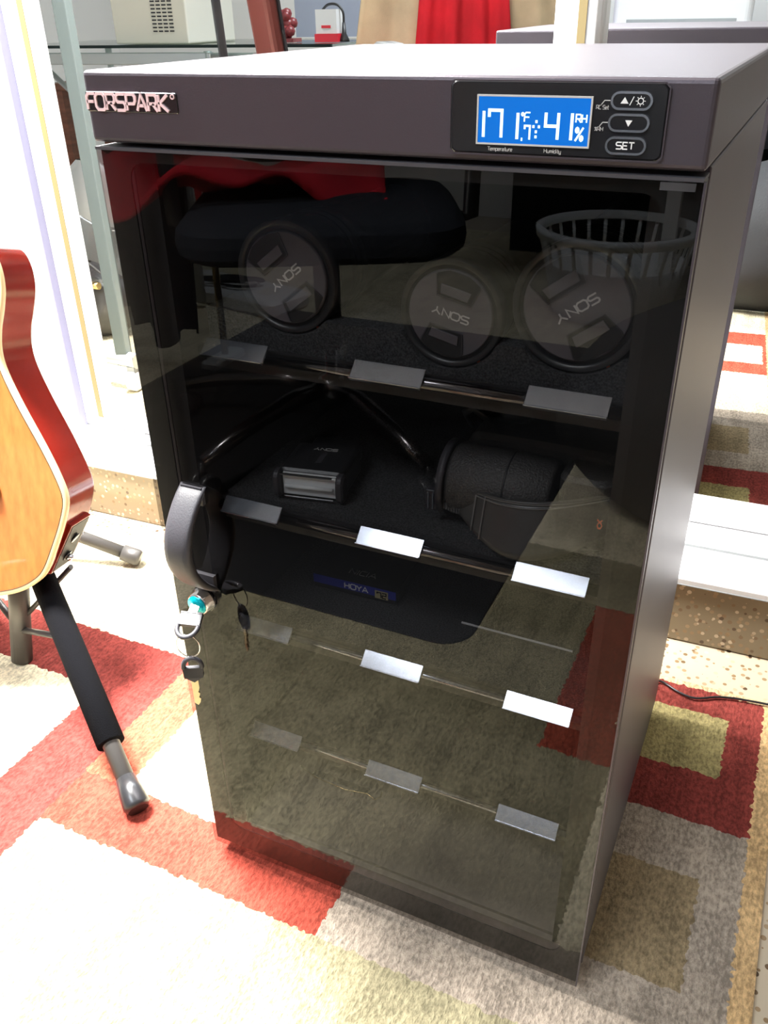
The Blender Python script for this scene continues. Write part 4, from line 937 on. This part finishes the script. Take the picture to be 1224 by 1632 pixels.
# leather bag with brass buckle, clear plastic bag
lb = thing('leather_bag', 'black leather bag with brass clasps, mirrored left of the cabinet', 'bag', (-1.28, -0.12, 0))
def bag(u, v, cx, cy, rx, ry, h, seed):
    a = 2 * math.pi * u; k = (math.sin(math.pi * min(1, v * .9 + .08))) ** .5 * (1 - .18 * v)
    w = 1 + .06 * math.sin(a * 5 + seed + v * 4) + .03 * math.sin(a * 11 + v * 9)
    return (cx + rx * k * w * math.cos(a), cy + ry * k * w * math.sin(a), .002 + h * v)
MB().sheet(40, 14, lambda u, v: bag(u, v, -1.30, -0.14, .17, .10, .20, 1)).build('pouch', 'leather_smooth', lb)
for p in ((-1.265, -.045, .165), (-1.20, -.055, .165)):
    MB().tube([Vector(p) + Vector((-.018, 0, 0)), Vector(p) + Vector((.018, 0, 0))], .010, 14, caps=True).build('clasp', 'brass', lb)
MB().tube(spl([(-1.42, -.10, .17), (-1.36, -.06, .24), (-1.26, -.05, .26), (-1.17, -.08, .18)]), .014, 8, flat=.25).build('strap', 'leather_smooth', lb)
pb_ = thing('plastic_bag', 'white plastic bag bulging behind the leather bag', 'bag', (-1.45, -0.42, 0))
MB().sheet(36, 14, lambda u, v: bag(u, v, -1.46, -0.45, .15, .13, .42, 4)).build('sack', 'bag_grey', pb_)
fl = tag(MB().sheet(20, 10, lambda u, v: (-1.34 + .26 * u, -.06 + .05 * math.sin(u * 5) - .08 * v, .20 + .13 * v + .03 * math.sin(u * 7)), .001).build('clear_wrapper', 'film'), 'crinkled clear wrapper lying over the leather bag', 'wrapper')
# rounded mass of black cloth and white cloth right of the cabinet
bb = thing('soft_black_mass', 'large soft black mass on the rug, mirrored right of the cabinet', 'bag', (0.60, -0.80, 0))
def sb_(u, v):
    a = 2 * math.pi * u; k = (math.sin(math.pi * (v * .86 + .10))) ** .45
    w = 1 + .035 * math.sin(a * 7 + 5 * v) + .025 * math.sin(a * 13 - 8 * v) + .02 * math.sin(12 * v + a * 3)
    return (.52 + .40 * k * w * math.cos(a), -.98 + .27 * k * w * math.sin(a), .002 + .43 * v * (1 + .1 * math.cos(a)) + .004 * math.sin(a * 2) * v)
MB().sheet(64, 28, sb_).build('pouch', 'black_cloth', bb)
MB().tube(spl([(.55, -.90, .42), (.62, -.84, .50), (.74, -.84, .50), (.80, -.90, .40)]), .016, 8, flat=.35).build('handle', 'black_cloth', bb)  # loop of black cloth over the mass
def wc_(u, v): return (.47 + .34 * u, -1.06 + .22 * v, .50 + .04 * math.sin(u * 9 + v * 4) + .025 * math.sin(v * 11 + u * 5) + .03 * math.sin(math.pi * v))
tag(MB().sheet(30, 20, wc_, .012).build('white_cloth', 'white_plastic'), 'crumpled white sheet lying on the soft black mass', 'cloth')
# objects on the dark desk
bt = thing('label_box', 'tall purple and white box with orange corner on the dark desk', 'box', (-0.33, -2.4, .648))
MB().box(-.38, -.27, -2.47, -2.33, .649, 1.0).build('carton', 'purple', bt, bevel=.002); MB().box(-.345, -.275, -2.329, -2.327, .70, .92).build('front_panel', 'white_plastic', bt); MB().box(-.40, -.25, -2.326, -2.32, .649, .695).build('corner_flash', 'orange', bt)
ph = thing('desk_telephone', 'black desk telephone beside the purple box', 'telephone', (-0.46, -2.36, .648))
MB().rbox(-.52, -.41, -2.43, -2.31, .649, .72, .02, 'z').build('base', 'black_plastic', ph); MB().rbox(-.49, -.44, -2.40, -2.36, .70, .80, .012, 'x').build('handset', 'black_plastic', ph); MB().box(-.475, -.455, -2.359, -2.357, .735, .785).build('screen', 'cream_plastic', ph)
pr_ = thing('white_printer', 'low white printer in the middle of the dark desk', 'printer', (0.1, -2.6, .648))
MB().rbox(-.20, .36, -2.85, -2.40, .649, .84, .03, 'z').build('housing', 'white_plastic', pr_); MB().box(-.14, .30, -2.3995, -2.395, .72, .74).build('paper_slot', 'grey_plastic', pr_)
cl = thing('cable_bundle', 'coiled dark cable on the right of the dark desk', 'cable', (0.47, -2.35, .648))
for k in range(4): MB().tube([(.47 + .05 * math.cos(a) + .005 * k, -2.33 + .03 * math.sin(a), .678 + .010 * k) for a in [2 * math.pi * j / 20 for j in range(21)]], .006, 8).build('coil', 'black_plastic', cl)
pg = thing('crumpled_plastic_sack', 'crumpled white plastic sack at the right end of the dark desk', 'bag', (0.85, -2.5, .648))
MB().sheet(36, 14, lambda u, v: tuple(Vector(bag(u, v, .85, -2.5, .22, .16, .32, 9)) + Vector((0, 0, .648)))).build('sack', 'white_plastic', pg)
# lamp fixtures; the hanging one is added
f = thing('ceiling_lamp', 'rectangular ceiling lamp in the middle of the room', 'lamp', (-.30, -1.55, 2.44))
MB().box(-.88, .28, -1.87, -1.23, 2.44, 2.498).build('housing', 'white_metal', f)
f = thing('added_key_lamp', 'added rectangular lamp over the guitar, invented for the bright left side', 'lamp', (-.66, .22, 1.70))  # invented fixture around the added key light
lm = Matrix.Translation((-.66, .22, 1.70)) @ (Vector((-0.08, 0.24, 0)) - Vector((-0.66, 0.22, 1.70))).to_track_quat('-Z', 'Y').to_matrix().to_4x4()
MB().box(-.31, .31, -.16, .16, 0.01, .05, lm).build('housing', 'white_metal', f, bevel=.004)
for x in (-.25, .25):
    p = lm @ Vector((x, 0, .05)); MB().tube([p, (p.x, p.y, 2.5)], .003, 8).build('suspension_rod', 'chrome', f)
